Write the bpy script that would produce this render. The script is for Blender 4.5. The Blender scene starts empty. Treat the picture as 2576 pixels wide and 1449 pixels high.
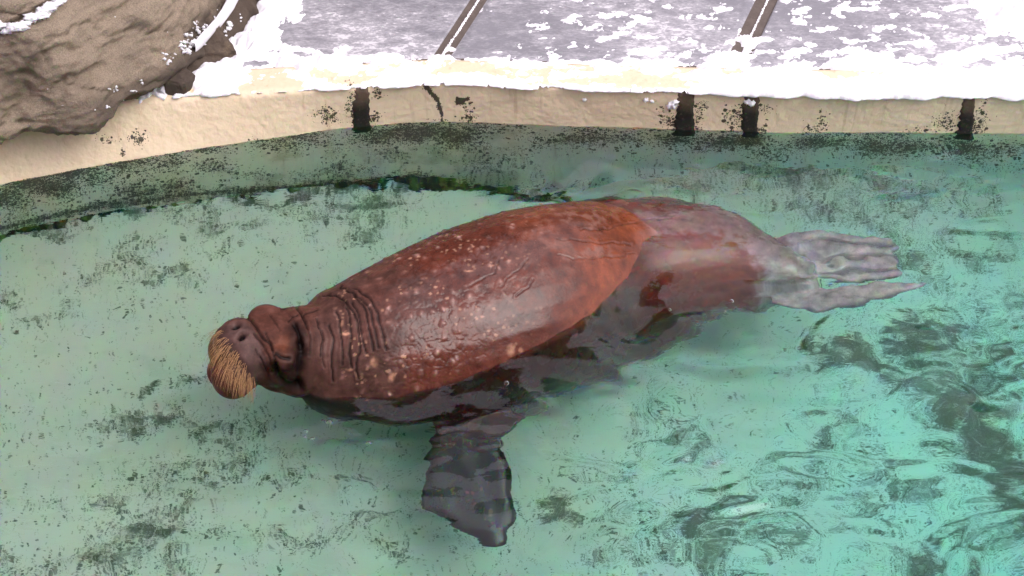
import bpy, math, random
import numpy as np
from mathutils import Vector

R = math.radians
random.seed(7)
rng = np.random.default_rng(11)
scene = bpy.context.scene
col = scene.collection

# ------------------------------------------------------------------ camera, sky, sun, exposure
W, F, CAMH, PITCH = 2576.0, 3540.0, 3.5, R(45)
cam_data = bpy.data.cameras.new('camera')
cam = bpy.data.objects.new('camera', cam_data)
col.objects.link(cam)
cam.location = (0, 0, CAMH)
cam.rotation_euler = (R(90) - PITCH, 0, 0)
cam_data.sensor_width = 36
cam_data.lens = F / W * 36
cam_data.clip_start = 0.05
cam_data.clip_end = 2000
scene.camera = cam

SUN_EL, SUN_AZ = R(52), R(112)          # azimuth from +Y towards +X
world = bpy.data.worlds.new('World')
scene.world = world
world.use_nodes = True
wn = world.node_tree
wn.nodes.clear()
sky = wn.nodes.new('ShaderNodeTexSky')
sky.sky_type = 'NISHITA'
sky.sun_disc = False
sky.sun_elevation = SUN_EL
sky.sun_rotation = SUN_AZ
sky.air_density = 1.5
sky.dust_density = 4.0
hs = wn.nodes.new('ShaderNodeHueSaturation')
hs.inputs['Saturation'].default_value = 0.12
mixc = wn.nodes.new('ShaderNodeMix')
mixc.data_type = 'RGBA'
mixc.inputs[0].default_value = 0.7
mixc.inputs[7].default_value = (9.2, 8.15, 9.6, 1)      # even overcast layer
bg = wn.nodes.new('ShaderNodeBackground')
bg.inputs['Strength'].default_value = 0.1
wo = wn.nodes.new('ShaderNodeOutputWorld')
wn.links.new(sky.outputs[0], hs.inputs['Color'])
wn.links.new(hs.outputs[0], mixc.inputs[6])
wn.links.new(mixc.outputs[2], bg.inputs['Color'])
wn.links.new(bg.outputs[0], wo.inputs['Surface'])

sun_d = bpy.data.lights.new('sun', 'SUN')
sun_d.energy = 0.9
sun_d.angle = R(40)
sun_d.color = (1.0, 0.96, 0.9)
sun = bpy.data.objects.new('sun', sun_d)
col.objects.link(sun)
sd = Vector((math.cos(SUN_EL) * math.sin(SUN_AZ), math.cos(SUN_EL) * math.cos(SUN_AZ), math.sin(SUN_EL)))
sun.rotation_euler = (-sd).to_track_quat('-Z', 'Y').to_euler()
sun.location = (2, 3, 8)

scene.view_settings.view_transform = 'Standard'
scene.view_settings.look = 'None'
scene.view_settings.gamma = 1.0
scene.view_settings.exposure = 1.45
scene.view_settings.use_curve_mapping = False
scene.render.engine = 'CYCLES'
cy = scene.cycles
cy.use_denoising = True
try:
    cy.denoiser = 'OPENIMAGEDENOISE'
    cy.denoising_input_passes = 'RGB_ALBEDO_NORMAL'
    cy.denoising_prefilter = 'ACCURATE'
except Exception:
    pass
cy.max_bounces = 14
cy.diffuse_bounces = 4
cy.glossy_bounces = 4
cy.transmission_bounces = 10
cy.transparent_max_bounces = 8
cy.caustics_refractive = True
cy.caustics_reflective = True
cy.sample_clamp_indirect = 8.0
cy.blur_glossy = 0.0

# ------------------------------------------------------------------ measuring helpers (photo point <-> place)
SB, CB = math.sin(PITCH), math.cos(PITCH)
CX, CY = 1288.0, 724.5
ETA = 1.333


def raydir(p):
    p = np.atleast_2d(np.asarray(p, float))
    X, Y = p[:, 0] - CX, p[:, 1] - CY
    return np.stack([X, CB * F - SB * Y, -SB * F - CB * Y], 1)


def unz(p, z=0.0):
    """Place on the level z seen at a point of the photograph (through air)."""
    d = raydir(p)
    t = (CAMH - z) / (-d[:, 2])
    return np.stack([d[:, 0] * t, d[:, 1] * t, np.full(len(t), z)], 1)


def unr(p, z):
    """The same under water: bent at the water level z = 0. z may be an array."""
    d = raydir(p)
    t = CAMH / (-d[:, 2])
    s = d[:, :2] * t[:, None]
    h = np.linalg.norm(d[:, :2], axis=1)
    si = np.sin(np.arctan2(h, -d[:, 2])) / ETA
    tr = si / np.sqrt(1 - si * si)
    z = np.broadcast_to(np.asarray(z, float), tr.shape)
    s = s + d[:, :2] / h[:, None] * (tr * -z)[:, None]
    return np.stack([s[:, 0], s[:, 1], z], 1)


def proj(P):
    x, y, z = P[:, 0], P[:, 1], P[:, 2] - CAMH
    up = SB * y + CB * z
    fw = np.maximum(CB * y - SB * z, 0.05)
    return np.stack([CX + F * x / fw, CY - F * up / fw], 1)


def projw(P):
    """Like proj, with places below z = 0 seen through the water surface."""
    P = np.array(P, float)
    dep = np.maximum(-P[:, 2], 0)
    r = np.hypot(P[:, 0], P[:, 1]) + 1e-9
    lo, hi = np.zeros_like(r), r.copy()
    for _ in range(22):
        m = (lo + hi) / 2
        si = m / np.hypot(m, CAMH) / ETA
        over = m + dep * si / np.sqrt(1 - si * si) > r
        hi = np.where(over, m, hi)
        lo = np.where(over, lo, m)
    k = np.where(dep > 0, lo / r, 1.0)
    Q = P.copy()
    Q[:, 0] *= k
    Q[:, 1] *= k
    Q[:, 2] = np.where(dep > 0, 0.0, P[:, 2])
    return proj(Q)


# ------------------------------------------------------------------ numeric noise
_G = np.array([(1, 1, 0), (-1, 1, 0), (1, -1, 0), (-1, -1, 0), (1, 0, 1), (-1, 0, 1), (1, 0, -1), (-1, 0, -1),
               (0, 1, 1), (0, -1, 1), (0, 1, -1), (0, -1, -1), (1, 1, 0), (-1, 1, 0), (0, -1, 1), (0, -1, -1)], float)


def _hash(ix, iy, iz, seed):
    h = (ix.astype(np.int64) * 73856093) ^ (iy.astype(np.int64) * 19349663) ^ (iz.astype(np.int64) * 83492791) ^ (seed * 2654435761)
    h &= 0xffffffff
    h = ((h ^ (h >> 15)) * 2246822519) & 0xffffffff
    h = ((h ^ (h >> 13)) * 3266489917) & 0xffffffff
    return h ^ (h >> 16)


def perlin(P, seed=0):
    P = np.asarray(P, float)
    if P.shape[1] == 2:
        P = np.concatenate([P, np.full((len(P), 1), 0.37)], 1)
    I = np.floor(P).astype(np.int64)
    f = P - I
    u = f * f * f * (f * (f * 6 - 15) + 10)
    out = np.zeros(len(P))
    for dx in (0, 1):
        wx = u[:, 0] if dx else 1 - u[:, 0]
        for dy in (0, 1):
            wy = u[:, 1] if dy else 1 - u[:, 1]
            for dz in (0, 1):
                wz = u[:, 2] if dz else 1 - u[:, 2]
                g = _G[_hash(I[:, 0] + dx, I[:, 1] + dy, I[:, 2] + dz, seed) & 15]
                d = g[:, 0] * (f[:, 0] - dx) + g[:, 1] * (f[:, 1] - dy) + g[:, 2] * (f[:, 2] - dz)
                out += wx * wy * wz * d
    return out


def fbm(P, freq, octaves=4, gain=0.5, seed=0, lac=2.03):
    P = np.asarray(P, float)
    a, s = 1.0, 0.0
    for o in range(octaves):
        s = s + a * perlin(P * freq + 13.7 * o, seed + o)
        freq *= lac
        a *= gain
    return s


def cells(P, freq, seed=0):
    """distance to the nearest random feature point (3-D), and that point's random value"""
    Q = P * freq
    I = np.floor(Q).astype(np.int64)
    best = np.full(len(P), 9.0)
    sec = np.full(len(P), 9.0)
    val = np.zeros(len(P))
    for dx in (-1, 0, 1):
        for dy in (-1, 0, 1):
            for dz in (-1, 0, 1):
                a = I + (dx, dy, dz)
                h = _hash(a[:, 0], a[:, 1], a[:, 2], seed)
                pt = a + np.stack([(h & 1023) / 1023, ((h >> 10) & 1023) / 1023, ((h >> 20) & 1023) / 1023], 1)
                d = np.linalg.norm(Q - pt, axis=1)
                m = d < best
                sec = np.where(m, best, np.minimum(sec, d))
                val = np.where(m, ((h * 7919) & 0xffff) / 65535, val)
                best = np.where(m, d, best)
    return best, sec, val


def sstep(a, b, x):
    t = np.clip((x - a) / (b - a), 0, 1)
    return t * t * (3 - 2 * t)


def seg_dist(p, poly, closed=False):
    poly = np.asarray(poly, float)
    n = len(poly)
    best = np.full(len(p), 1e9)
    for i in range(n if closed else n - 1):
        a, b = poly[i], poly[(i + 1) % n]
        ab = b - a
        t = np.clip(((p - a) @ ab) / (ab @ ab + 1e-12), 0, 1)
        best = np.minimum(best, np.linalg.norm(p - (a + t[:, None] * ab), axis=1))
    return best


def poly_sd(p, poly):
    """positive inside"""
    poly = np.asarray(poly, float)
    d = seg_dist(p, poly, True)
    ins = np.zeros(len(p), bool)
    n = len(poly)
    for i in range(n):
        a, b = poly[i], poly[(i + 1) % n]
        c = (a[1] > p[:, 1]) != (b[1] > p[:, 1])
        xi = (b[0] - a[0]) * (p[:, 1] - a[1]) / (b[1] - a[1] + 1e-12) + a[0]
        ins ^= c & (p[:, 0] < xi)
    return np.where(ins, d, -d)


def srgb(r, g, b):
    f = lambda c: (c / 255 / 12.92) if c <= 10 else ((c / 255 + 0.055) / 1.055) ** 2.4
    return (f(r), f(g), f(b))


# ------------------------------------------------------------------ objects
def tag(o, label=None, cat=None, group=None, kind=None):
    if label: o['label'] = label
    if cat: o['category'] = cat
    if group: o['group'] = group
    if kind: o['kind'] = kind
    return o


def mesh_obj(name, V, Fc, mat=None, parent=None, smooth=True, attrs=None):
    me = bpy.data.meshes.new(name)
    V = np.asarray(V, np.float32)
    if isinstance(Fc, np.ndarray) and Fc.ndim == 2:
        k = Fc.shape[1]
        me.vertices.add(len(V))
        me.vertices.foreach_set('co', V.ravel())
        me.loops.add(Fc.size)
        me.loops.foreach_set('vertex_index', Fc.astype(np.int32).ravel())
        me.polygons.add(len(Fc))
        me.polygons.foreach_set('loop_start', np.arange(0, Fc.size, k, dtype=np.int32))
        me.update(calc_edges=True)
        me.validate()
    else:
        me.from_pydata([tuple(map(float, v)) for v in V], [], [tuple(map(int, f)) for f in Fc])
        me.update()
    if smooth:
        me.polygons.foreach_set('use_smooth', np.ones(len(me.polygons), bool))
    set_attrs(me, attrs)
    if mat: me.materials.append(mat)
    o = bpy.data.objects.new(name, me)
    col.objects.link(o)
    if parent: o.parent = parent
    return o


def set_attrs(me, attrs):
    for k, a in (attrs or {}).items():
        a = np.asarray(a, np.float32)
        if a.ndim == 1:
            at = me.attributes.new(k, 'FLOAT', 'POINT')
            at.data.foreach_set('value', a)
        else:
            at = me.attributes.new(k, 'FLOAT_COLOR', 'POINT')
            at.data.foreach_set('color', np.concatenate([a, np.ones((len(a), 1), np.float32)], 1).ravel())


def grid_faces(nu, nv, wrap_v=False, flip=False):
    i = np.arange(nu - 1)[:, None]
    j = np.arange(nv if wrap_v else nv - 1)[None, :]
    j2 = (j + 1) % nv
    a = i * nv + j
    b = (i + 1) * nv + j
    c = (i + 1) * nv + j2
    d = i * nv + j2
    f = np.stack(np.broadcast_arrays(a, b, c, d), -1).reshape(-1, 4)
    return f[:, ::-1].copy() if flip else f


def grid_normals(V, nu, nv):
    G = V.reshape(nu, nv, 3)
    du = np.gradient(G, axis=0)
    dv = np.gradient(G, axis=1)
    n = np.cross(du, dv)
    n /= np.linalg.norm(n, axis=2, keepdims=True) + 1e-12
    return n.reshape(-1, 3)


# ------------------------------------------------------------------ material helper
class M:
    def __init__(s, name):
        s.m = bpy.data.materials.new(name)
        s.m.use_nodes = True
        s.t = s.m.node_tree
        s.t.nodes.clear()
        s.out = s.n('ShaderNodeOutputMaterial')

    def n(s, kind, **kw):
        nd = s.t.nodes.new(kind)
        for k, v in kw.items(): setattr(nd, k, v)
        return nd

    def put(s, sock, v):
        if hasattr(v, 'is_output') or isinstance(v, bpy.types.NodeSocket):
            s.t.links.new(v, sock)
        elif isinstance(v, (tuple, list)) and len(v) == 3 and sock.type == 'RGBA':
            sock.default_value = (*v, 1)
        else:
            sock.default_value = v

    def attr(s, name, fac=True):
        a = s.n('ShaderNodeAttribute', attribute_name=name)
        return a.outputs['Fac'] if fac else a.outputs['Color']

    def pos(s, scale=(1, 1, 1)):
        tc = s.n('ShaderNodeTexCoord')
        mp = s.n('ShaderNodeMapping')
        mp.inputs['Scale'].default_value = scale
        s.t.links.new(tc.outputs['Object'], mp.inputs['Vector'])
        return mp.outputs[0]

    def noise(s, vec, scale, detail=4, rough=0.55, dist=0.0, colour=False):
        nd = s.n('ShaderNodeTexNoise')
        s.put(nd.inputs['Vector'], vec)
        s.put(nd.inputs['Scale'], scale)
        s.put(nd.inputs['Detail'], detail)
        s.put(nd.inputs['Roughness'], rough)
        s.put(nd.inputs['Distortion'], dist)
        return nd.outputs['Color' if colour else 'Fac']

    def voro(s, vec, scale, rand=1.0, feature='F1'):
        nd = s.n('ShaderNodeTexVoronoi', feature=feature)
        s.put(nd.inputs['Vector'], vec)
        s.put(nd.inputs['Scale'], scale)
        s.put(nd.inputs['Randomness'], rand)
        return nd

    def math(s, op, a, b=0.0, c=0.0, clamp=False):
        nd = s.n('ShaderNodeMath', operation=op, use_clamp=clamp)
        s.put(nd.inputs[0], a)
        s.put(nd.inputs[1], b)
        s.put(nd.inputs[2], c)
        return nd.outputs[0]

    def step(s, x, a, b, lo=0.0, hi=1.0):
        nd = s.n('ShaderNodeMapRange', interpolation_type='SMOOTHSTEP')
        for k, v in zip(('Value', 'From Min', 'From Max', 'To Min', 'To Max'), (x, a, b, lo, hi)):
            s.put(nd.inputs[k], v)
        return nd.outputs[0]

    def mix(s, f, a, b, mode='MIX'):
        nd = s.n('ShaderNodeMix', data_type='RGBA', blend_type=mode)
        s.put(nd.inputs[0], f)
        s.put(nd.inputs[6], a)
        s.put(nd.inputs[7], b)
        return nd.outputs[2]

    def bump(s, h, strength=0.5, dist=0.01, normal=None):
        nd = s.n('ShaderNodeBump')
        s.put(nd.inputs['Height'], h)
        nd.inputs['Strength'].default_value = strength
        nd.inputs['Distance'].default_value = dist
        if normal is not None: s.put(nd.inputs['Normal'], normal)
        return nd.outputs[0]

    def principled(s, color, rough=0.6, spec=0.5, normal=None, **kw):
        p = s.n('ShaderNodeBsdfPrincipled')
        s.put(p.inputs['Base Color'], color)
        s.put(p.inputs['Roughness'], rough)
        s.put(p.inputs['Specular IOR Level'], spec)
        if normal is not None: s.put(p.inputs['Normal'], normal)
        for k, v in kw.items(): s.put(p.inputs[k.replace('_', ' ')], v)
        s.t.links.new(p.outputs[0], s.out.inputs['Surface'])
        return s.m


# ================================================================== PLACE: lines of the pool edge
WT = 0.19                                            # top of the pool wall above the water
_wl = unz([(-60, 487), (0, 465), (200, 425), (430, 385), (700, 345), (880, 320), (1000, 310), (1100, 306), (1300, 312),
           (1500, 320), (1700, 325), (1900, 331), (2200, 335), (2576, 336), (2700, 336)])
_wx = np.concatenate([[-7, -4.5, -3.2], _wl[:, 0], [3.5, 7]])
_wy = np.concatenate([[0.8, 2.7, 3.5], _wl[:, 1], [4.34, 4.2]])
_fx = np.arange(-7, 7.001, 0.01)
_k = np.exp(-np.linspace(-2.2, 2.2, 25) ** 2)
_fy = np.interp(_fx, _wx, _wy)
_fy = np.convolve(np.pad(_fy, 12, mode='edge'), _k / _k.sum(), 'valid')


def wall_y(x):
    return np.interp(x, _fx, _fy)


def lean(x):
    return np.interp(x, [-1.6, -1.2, -0.6, 7], [0.14, 0.085, 0.0, 0.0])


def top_y(x):
    return wall_y(x) + lean(x)


LEDGE = 0.155


def depth(x, y):
    d = np.interp(x, [-7, -3, -1.5, -0.3, 0.6, 2, 7], [-.36, -.38, -.42, -.52, -.66, -1.0, -1.2])
    return d - np.interp(x, [-1, 2], [.05, .12]) * np.clip(wall_y(x) - y, 0, 3)


def xs_fine(step, lo=-2.45, hi=2.6):
    return np.concatenate([np.arange(-6.5, lo, 0.08), np.arange(lo, hi, step), np.arange(hi, 6.6, 0.08)])


# ================================================================== WATER
def build_water():
    gx = np.concatenate([np.arange(-6.4, -2.5, 0.06), np.arange(-2.5, 2.6, 0.0115), np.arange(2.6, 6.4, 0.06)])
    nv = 270
    tv = np.concatenate([np.linspace(-1.5, 1.6, 40)[:-1], np.linspace(1.6, 1, 2)[:1]])
    v = np.linspace(0, 1, nv)
    X = np.repeat(gx, nv + len(tv))
    ws = wall_y(gx) + 0.06 + np.minimum(lean(gx), 0)
    Y = np.concatenate([np.broadcast_to(tv, (len(gx), len(tv))), 1.65 + (ws[:, None] - 1.65) * v[None, :]], 1).ravel()
    P = np.stack([X, Y], 1)
    px = proj(np.stack([X, Y, np.zeros_like(X)], 1))
    # calm towards the upper left, livelier towards the lower right and behind the body
    liv = 0.30 + 0.85 * sstep(500, 2100, px[:, 0] + 0.75 * (px[:, 1] - 600)) + 0.35 * sstep(300, 900, px[:, 1])
    liv *= 0.75 + 0.6 * fbm(P, 1.1, 2, seed=5)
    liv += .7 * np.exp(-((px[:, 0] - 1600) / 330) ** 2 - ((px[:, 1] - 420) / 60) ** 2)
    liv += .5 * np.exp(-((px[:, 0] - 2150) / 130) ** 2 - ((px[:, 1] - 670) / 60) ** 2)
    liv += .7 * np.exp(-((px[:, 0] - 1150) / 300) ** 2 - ((px[:, 1] - 1150) / 110) ** 2)
    liv += .45 * np.exp(-((px[:, 0] - 1450) / 200) ** 2 - ((px[:, 1] - 920) / 90) ** 2)
    liv *= 1 - .55 * np.exp(-((px[:, 0] - 1720) / 200) ** 2 - ((px[:, 1] - 690) / 120) ** 2)
    liv = np.clip(liv, 0.15, 1.9)
    wz = np.stack([fbm(P, 2.1, 2, seed=31), fbm(P, 2.1, 2, seed=41)], 1) * 0.10
    Q = P + wz
    A = np.stack([Q[:, 0] * 0.75 + Q[:, 1] * 0.25, Q[:, 1] * 1.25 - Q[:, 0] * 0.2], 1)
    h = 0.0110 * perlin(A * 3.2, 51) + 0.0100 * perlin(A * 6.3 + 3, 52) + (0.0052 + 0.0045 * sstep(1350, 1900, px[:, 0]) * sstep(640, 860, px[:, 1])) * perlin(A * 12 + 9, 53)
    B = np.stack([Q[:, 0] * 0.4 + Q[:, 1] * 0.3, Q[:, 1] - 0.25 * Q[:, 0]], 1)
    h += 0.0026 * perlin(B * 24 + 5, 54) * (0.3 + 1.2 * np.clip(fbm(P, 2.4, 2, seed=58) + 0.2, 0, 1))
    h *= liv
    # small crest over the submerged back, and the wake ridge in front of the chest
    def ridge(a, b, w, amp):
        a, b = unz([a, b])[:, :2]
        d = seg_dist(P, [a, b])
        return amp * np.exp(-(d / w) ** 2)
    h += ridge((1530, 508), (1590, 490), 0.040, 0.006)
    h += ridge((1590, 490), (1690, 508), 0.040, 0.004)
    V = np.stack([X, Y, h], 1)
    ncol = nv + len(tv)
    Fq = grid_faces(len(gx), ncol)
    # closed skirt: side walls and bottom, so that the water is a body
    n0 = len(V)
    border = list(range(0, ncol)) + [i * ncol + ncol - 1 for i in range(1, len(gx))] + \
        [(len(gx) - 1) * ncol + j for j in range(ncol - 2, -1, -1)] + [i * ncol for i in range(len(gx) - 2, 0, -1)]
    nb = len(border)
    low = V[border].copy()
    low[:, 2] = -2.2
    ctr = np.array([[0, 1.5, -2.2]])
    Vall = np.concatenate([V, low, ctr])
    faces = Fq.tolist()
    for i in range(nb):
        j = (i + 1) % nb
        faces.append((border[i], border[j], n0 + j, n0 + i))
        faces.append((n0 + i, n0 + j, n0 + nb))
    m = M('water')
    pos = m.pos()
    b1 = m.noise(m.pos((0.6, 1.3, 1)), 26, 2, 0.5, 0.6)
    nrm = m.bump(b1, 0.22, 0.006)
    fr = m.n('ShaderNodeFresnel')
    fr.inputs['IOR'].default_value = ETA
    m.put(fr.inputs['Normal'], nrm)
    gl = m.n('ShaderNodeBsdfGlossy')
    gl.inputs['Roughness'].default_value = 0.0
    gl.inputs['Color'].default_value = (1, 1, 1, 1)
    m.put(gl.inputs['Normal'], nrm)
    refr = []
    for c, ior in (((1, 0, 0), 1.326), ((0, 1, 0), 1.333), ((0, 0, 1), 1.341)):
        r = m.n('ShaderNodeBsdfRefraction')
        r.inputs['Color'].default_value = (*c, 1)
        r.inputs['IOR'].default_value = ior
        r.inputs['Roughness'].default_value = 0.0
        m.put(r.inputs['Normal'], nrm)
        refr.append(r.outputs[0])
    a1 = m.n('ShaderNodeAddShader')
    a2 = m.n('ShaderNodeAddShader')
    m.put(a1.inputs[0], refr[0]); m.put(a1.inputs[1], refr[1])
    m.put(a2.inputs[0], a1.outputs[0]); m.put(a2.inputs[1], refr[2])
    mx = m.n('ShaderNodeMixShader')
    m.put(mx.inputs[0], fr.outputs[0])
    m.put(mx.inputs[1], a2.outputs[0]); m.put(mx.inputs[2], gl.outputs[0])
    m.t.links.new(mx.outputs[0], m.out.inputs['Surface'])
    ab = m.n('ShaderNodeVolumeAbsorption')
    ab.inputs['Color'].default_value = (0.08, 0.935, 0.855, 1)
    ab.inputs['Density'].default_value = 0.58
    m.t.links.new(ab.outputs[0], m.out.inputs['Volume'])
    o = mesh_obj('water', Vall, faces, m.m)
    tag(o, kind='structure')


build_water()


# ================================================================== POOL FLOOR
ALGAE = [  # x, y, radius x, radius y, amount: dark growth seen on the floor
    (60, 520, 120, 40, .9), (130, 550, 60, 25, .8), (95, 545, 30, 22, 1.), (140, 585, 90, 14, .6), (330, 520, 80, 20, .7), (30, 730, 40, 25, .55),
    (470, 700, 22, 22, .75), (400, 690, 90, 18, .5), (330, 660, 60, 25, .4), (250, 710, 70, 25, .35), (900, 520, 90, 28, .75), (930, 575, 60, 20, .6), (860, 580, 40, 16, .5),
    (500, 545, 60, 22, .45), (640, 545, 50, 18, .4), (760, 500, 60, 18, .4), (560, 620, 60, 30, .3), (120, 780, 60, 18, .35),
    (370, 950, 18, 7, 1.), (490, 940, 50, 16, .7), (410, 1045, 70, 26, .8), (340, 1050, 40, 22, .6), (530, 1060, 45, 24, .6), (640, 1060, 60, 26, .5),
    (520, 1105, 40, 16, .5), (590, 1150, 70, 40, .45), (430, 1190, 130, 30, .35), (510, 1215, 30, 14, .7), (300, 1240, 60, 20, .55), (400, 1270, 90, 18, .5),
    (340, 1330, 90, 40, .75), (260, 1390, 60, 25, .6), (420, 1400, 60, 25, .6), (560, 1330, 50, 20, .35), (120, 1280, 40, 22, .35), (60, 1420, 70, 30, .4),
    (720, 1210, 60, 18, .5), (860, 1200, 40, 16, .6), (930, 1290, 70, 14, .55), (760, 1345, 90, 22, .4), (900, 1330, 80, 20, .4), (980, 1390, 50, 20, .5),
    (1430, 1300, 36, 26, .9), (1400, 1310, 18, 18, .8), (1560, 1290, 60, 18, .45), (1480, 1180, 70, 18, .35), (1640, 1060, 60, 20, .4), (1560, 1400, 60, 40, .5),
    (1580, 1190, 40, 14, .4), (1700, 1130, 80, 20, .45), (1780, 1330, 45, 40, .95), (1740, 1300, 60, 24, .8), (1830, 1270, 80, 30, .8), (1860, 1400, 60, 40, .6), (1960, 1380, 40, 30, .5), (1690, 1400, 50, 30, .5),
    (2010, 1330, 90, 26, .6), (2020, 1200, 90, 30, .6), (1900, 1190, 60, 20, .4), (2100, 1110, 60, 30, .6), (2250, 1200, 90, 26, .6), (2180, 1290, 80, 24, .5), (2300, 1400, 80, 30, .5),
    (2130, 880, 90, 26, 1.), (2220, 905, 90, 22, 1.), (2060, 870, 40, 14, .8), (2300, 830, 70, 22, .8), (2360, 850, 80, 40, .8), (2250, 970, 60, 28, .9), (2330, 965, 70, 36, .85),
    (2400, 1030, 70, 50, .9), (2430, 930, 80, 50, .8), (2500, 880, 70, 40, .85), (2520, 960, 60, 60, .7), (2480, 1080, 60, 50, .7), (2540, 1180, 50, 60, .7), (2440, 1150, 60, 30, .6), (2530, 1290, 50, 40, .7), (2470, 1330, 60, 30, .5),
    (2420, 620, 90, 28, .6), (2470, 640, 50, 20, .6), (2240, 650, 60, 40, .5), (2540, 760, 60, 50, .5), (2350, 740, 50, 20, .4), (2000, 880, 30, 12, .5),
    (2060, 380, 110, 20, .8), (2180, 392, 80, 24, .7), (2440, 388, 80, 24, .8), (1720, 372, 60, 20, .7), (1880, 375, 80, 18, .7), (2540, 385, 60, 16, .6),
    (2080, 545, 80, 30, .55), (2180, 570, 60, 30, .5), (1980, 520, 60, 24, .5), (2000, 440, 120, 34, .7), (1870, 430, 80, 30, .5), (2200, 470, 90, 40, .5), (2330, 520, 70, 24, .35), (1740, 470, 60, 24, .5), (2480, 500, 60, 30, .35),
]
JUNC = [(-100, 600), (120, 545), (250, 518), (330, 512), (480, 490), (600, 482), (750, 473), (860, 466), (960, 457), (1050, 444), (1150, 460), (1250, 470), (1330, 482), (1440, 497)]


def build_floor():
    gx = xs_fine(0.016, -2.6, 2.7)
    nv = 210
    v = np.linspace(0, 1, nv)
    v = np.concatenate([np.linspace(-0.9, 0, 30)[:-1], v])
    nv = len(v)
    X = np.repeat(gx, nv)
    wy = np.repeat(wall_y(gx), nv) + 0.05
    Y = 1.6 + (wy - 1.6) * np.tile(v, len(gx))
    Z = depth(X, Y) + 0.012 * fbm(np.stack([X, Y], 1), 1.7, 3, seed=61)
    r = np.minimum(np.interp(X, [-.5, .25, .9, 2.5], [0.001, .05, .5, .75]), -Z - .06)
    t = np.clip(1 - (wy - .05 - Y) / r, 0, 1)
    Z = Z + r * (1 - np.sqrt(1 - t * t))            # the floor curves up into the wall on the deeper side
    P = np.stack([X, Y, Z], 1)
    px = projw(P)
    w = np.stack([fbm(P[:, :2], 5, 3, seed=71), fbm(P[:, :2], 5, 3, seed=75)], 1)
    w2 = np.stack([fbm(P[:, :2], 14, 4, gain=.65, seed=77), fbm(P[:, :2], 14, 4, gain=.65, seed=79)], 1)
    q = px + w * (85, 52) + w2 * (30, 20)
    den = np.full(len(P), 0.018)
    for x, y, rx, ry, a in ALGAE:
        r2 = ((q[:, 0] - x) / (rx * 1.1)) ** 2 + ((q[:, 1] - y) / (ry * 1.1)) ** 2
        den = np.maximum(den, a * np.exp(-r2 * 1.1))
    n2 = fbm(P[:, :2], 3.3, 4, seed=81)
    den = den + .5 * sstep(2250, 2560, q[:, 0] + .2 * (q[:, 1] - 900)) * sstep(620, 800, q[:, 1]) * np.clip(.5 + n2, 0, 1)
    den = den + 0.20 * np.clip(n2 + 0.02, 0, 1) * (0.5 + 0.8 * sstep(900, 2200, px[:, 0]))
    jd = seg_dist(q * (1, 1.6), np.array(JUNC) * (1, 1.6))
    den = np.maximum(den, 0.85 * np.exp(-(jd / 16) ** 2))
    den = np.clip(den, 0, 1)
    m = M('pool_floor_paint')
    pos = m.pos()
    d = m.attr('algae')
    wv = m.noise(pos, 9, 3, 0.6, 0, True)
    vec = m.n('ShaderNodeVectorMath', operation='MULTIPLY_ADD')
    m.put(vec.inputs[0], wv); vec.inputs[1].default_value = (0.045, 0.045, 0); m.put(vec.inputs[2], pos)
    base = m.mix(m.noise(pos, 3.0, 5, 0.6), (0.42, 0.345, 0.275), (0.49, 0.41, 0.335))
    base = m.mix(m.attr('clean'), base, (0.52, 0.51, 0.46))
    base = m.mix(m.step(m.noise(pos, 7, 5, 0.65), 0.5, 0.8, 0, .35), base, (0.23, 0.245, 0.17))
    dot = None
    for sc, k, r in ((120, .9, .46), (230, .95, .5), (62, .5, .40)):
        vo = m.voro(vec.outputs[0], sc)
        sep = m.n('ShaderNodeSeparateColor')
        m.put(sep.inputs[0], vo.outputs['Color'])
        on = m.math('LESS_THAN', sep.outputs[0], m.math('MULTIPLY', d, k))
        rad = m.math('MULTIPLY_ADD', sep.outputs[1], .25, r)
        on = m.math('MULTIPLY', on, m.math('LESS_THAN', vo.outputs['Distance'], rad))
        dot = on if dot is None else m.math('MAXIMUM', dot, on)
    veil = m.step(m.math('MULTIPLY', d, m.noise(vec.outputs[0], 42, 6, 0.75)), .10, .46, 0, .88)
    c = m.mix(veil, base, (0.044, 0.054, 0.034))
    c = m.mix(m.math('MULTIPLY', dot, m.step(m.noise(pos, 25, 4), .3, .6, .45, .92)), c, m.mix(m.noise(pos, 14, 2), (0.022, 0.026, 0.02), (0.07, 0.07, 0.03)))
    mat = m.principled(c, 0.8, 0.2, m.bump(m.noise(pos, 60, 4), .3, .004))
    o = mesh_obj('pool_floor', P, grid_faces(len(gx), nv), mat, attrs={'algae': den, 'clean': sstep(-.3, 1.6, X + .45 * (2.9 - Y) + .5 * n2)})
    tag(o, kind='structure')


build_floor()

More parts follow.
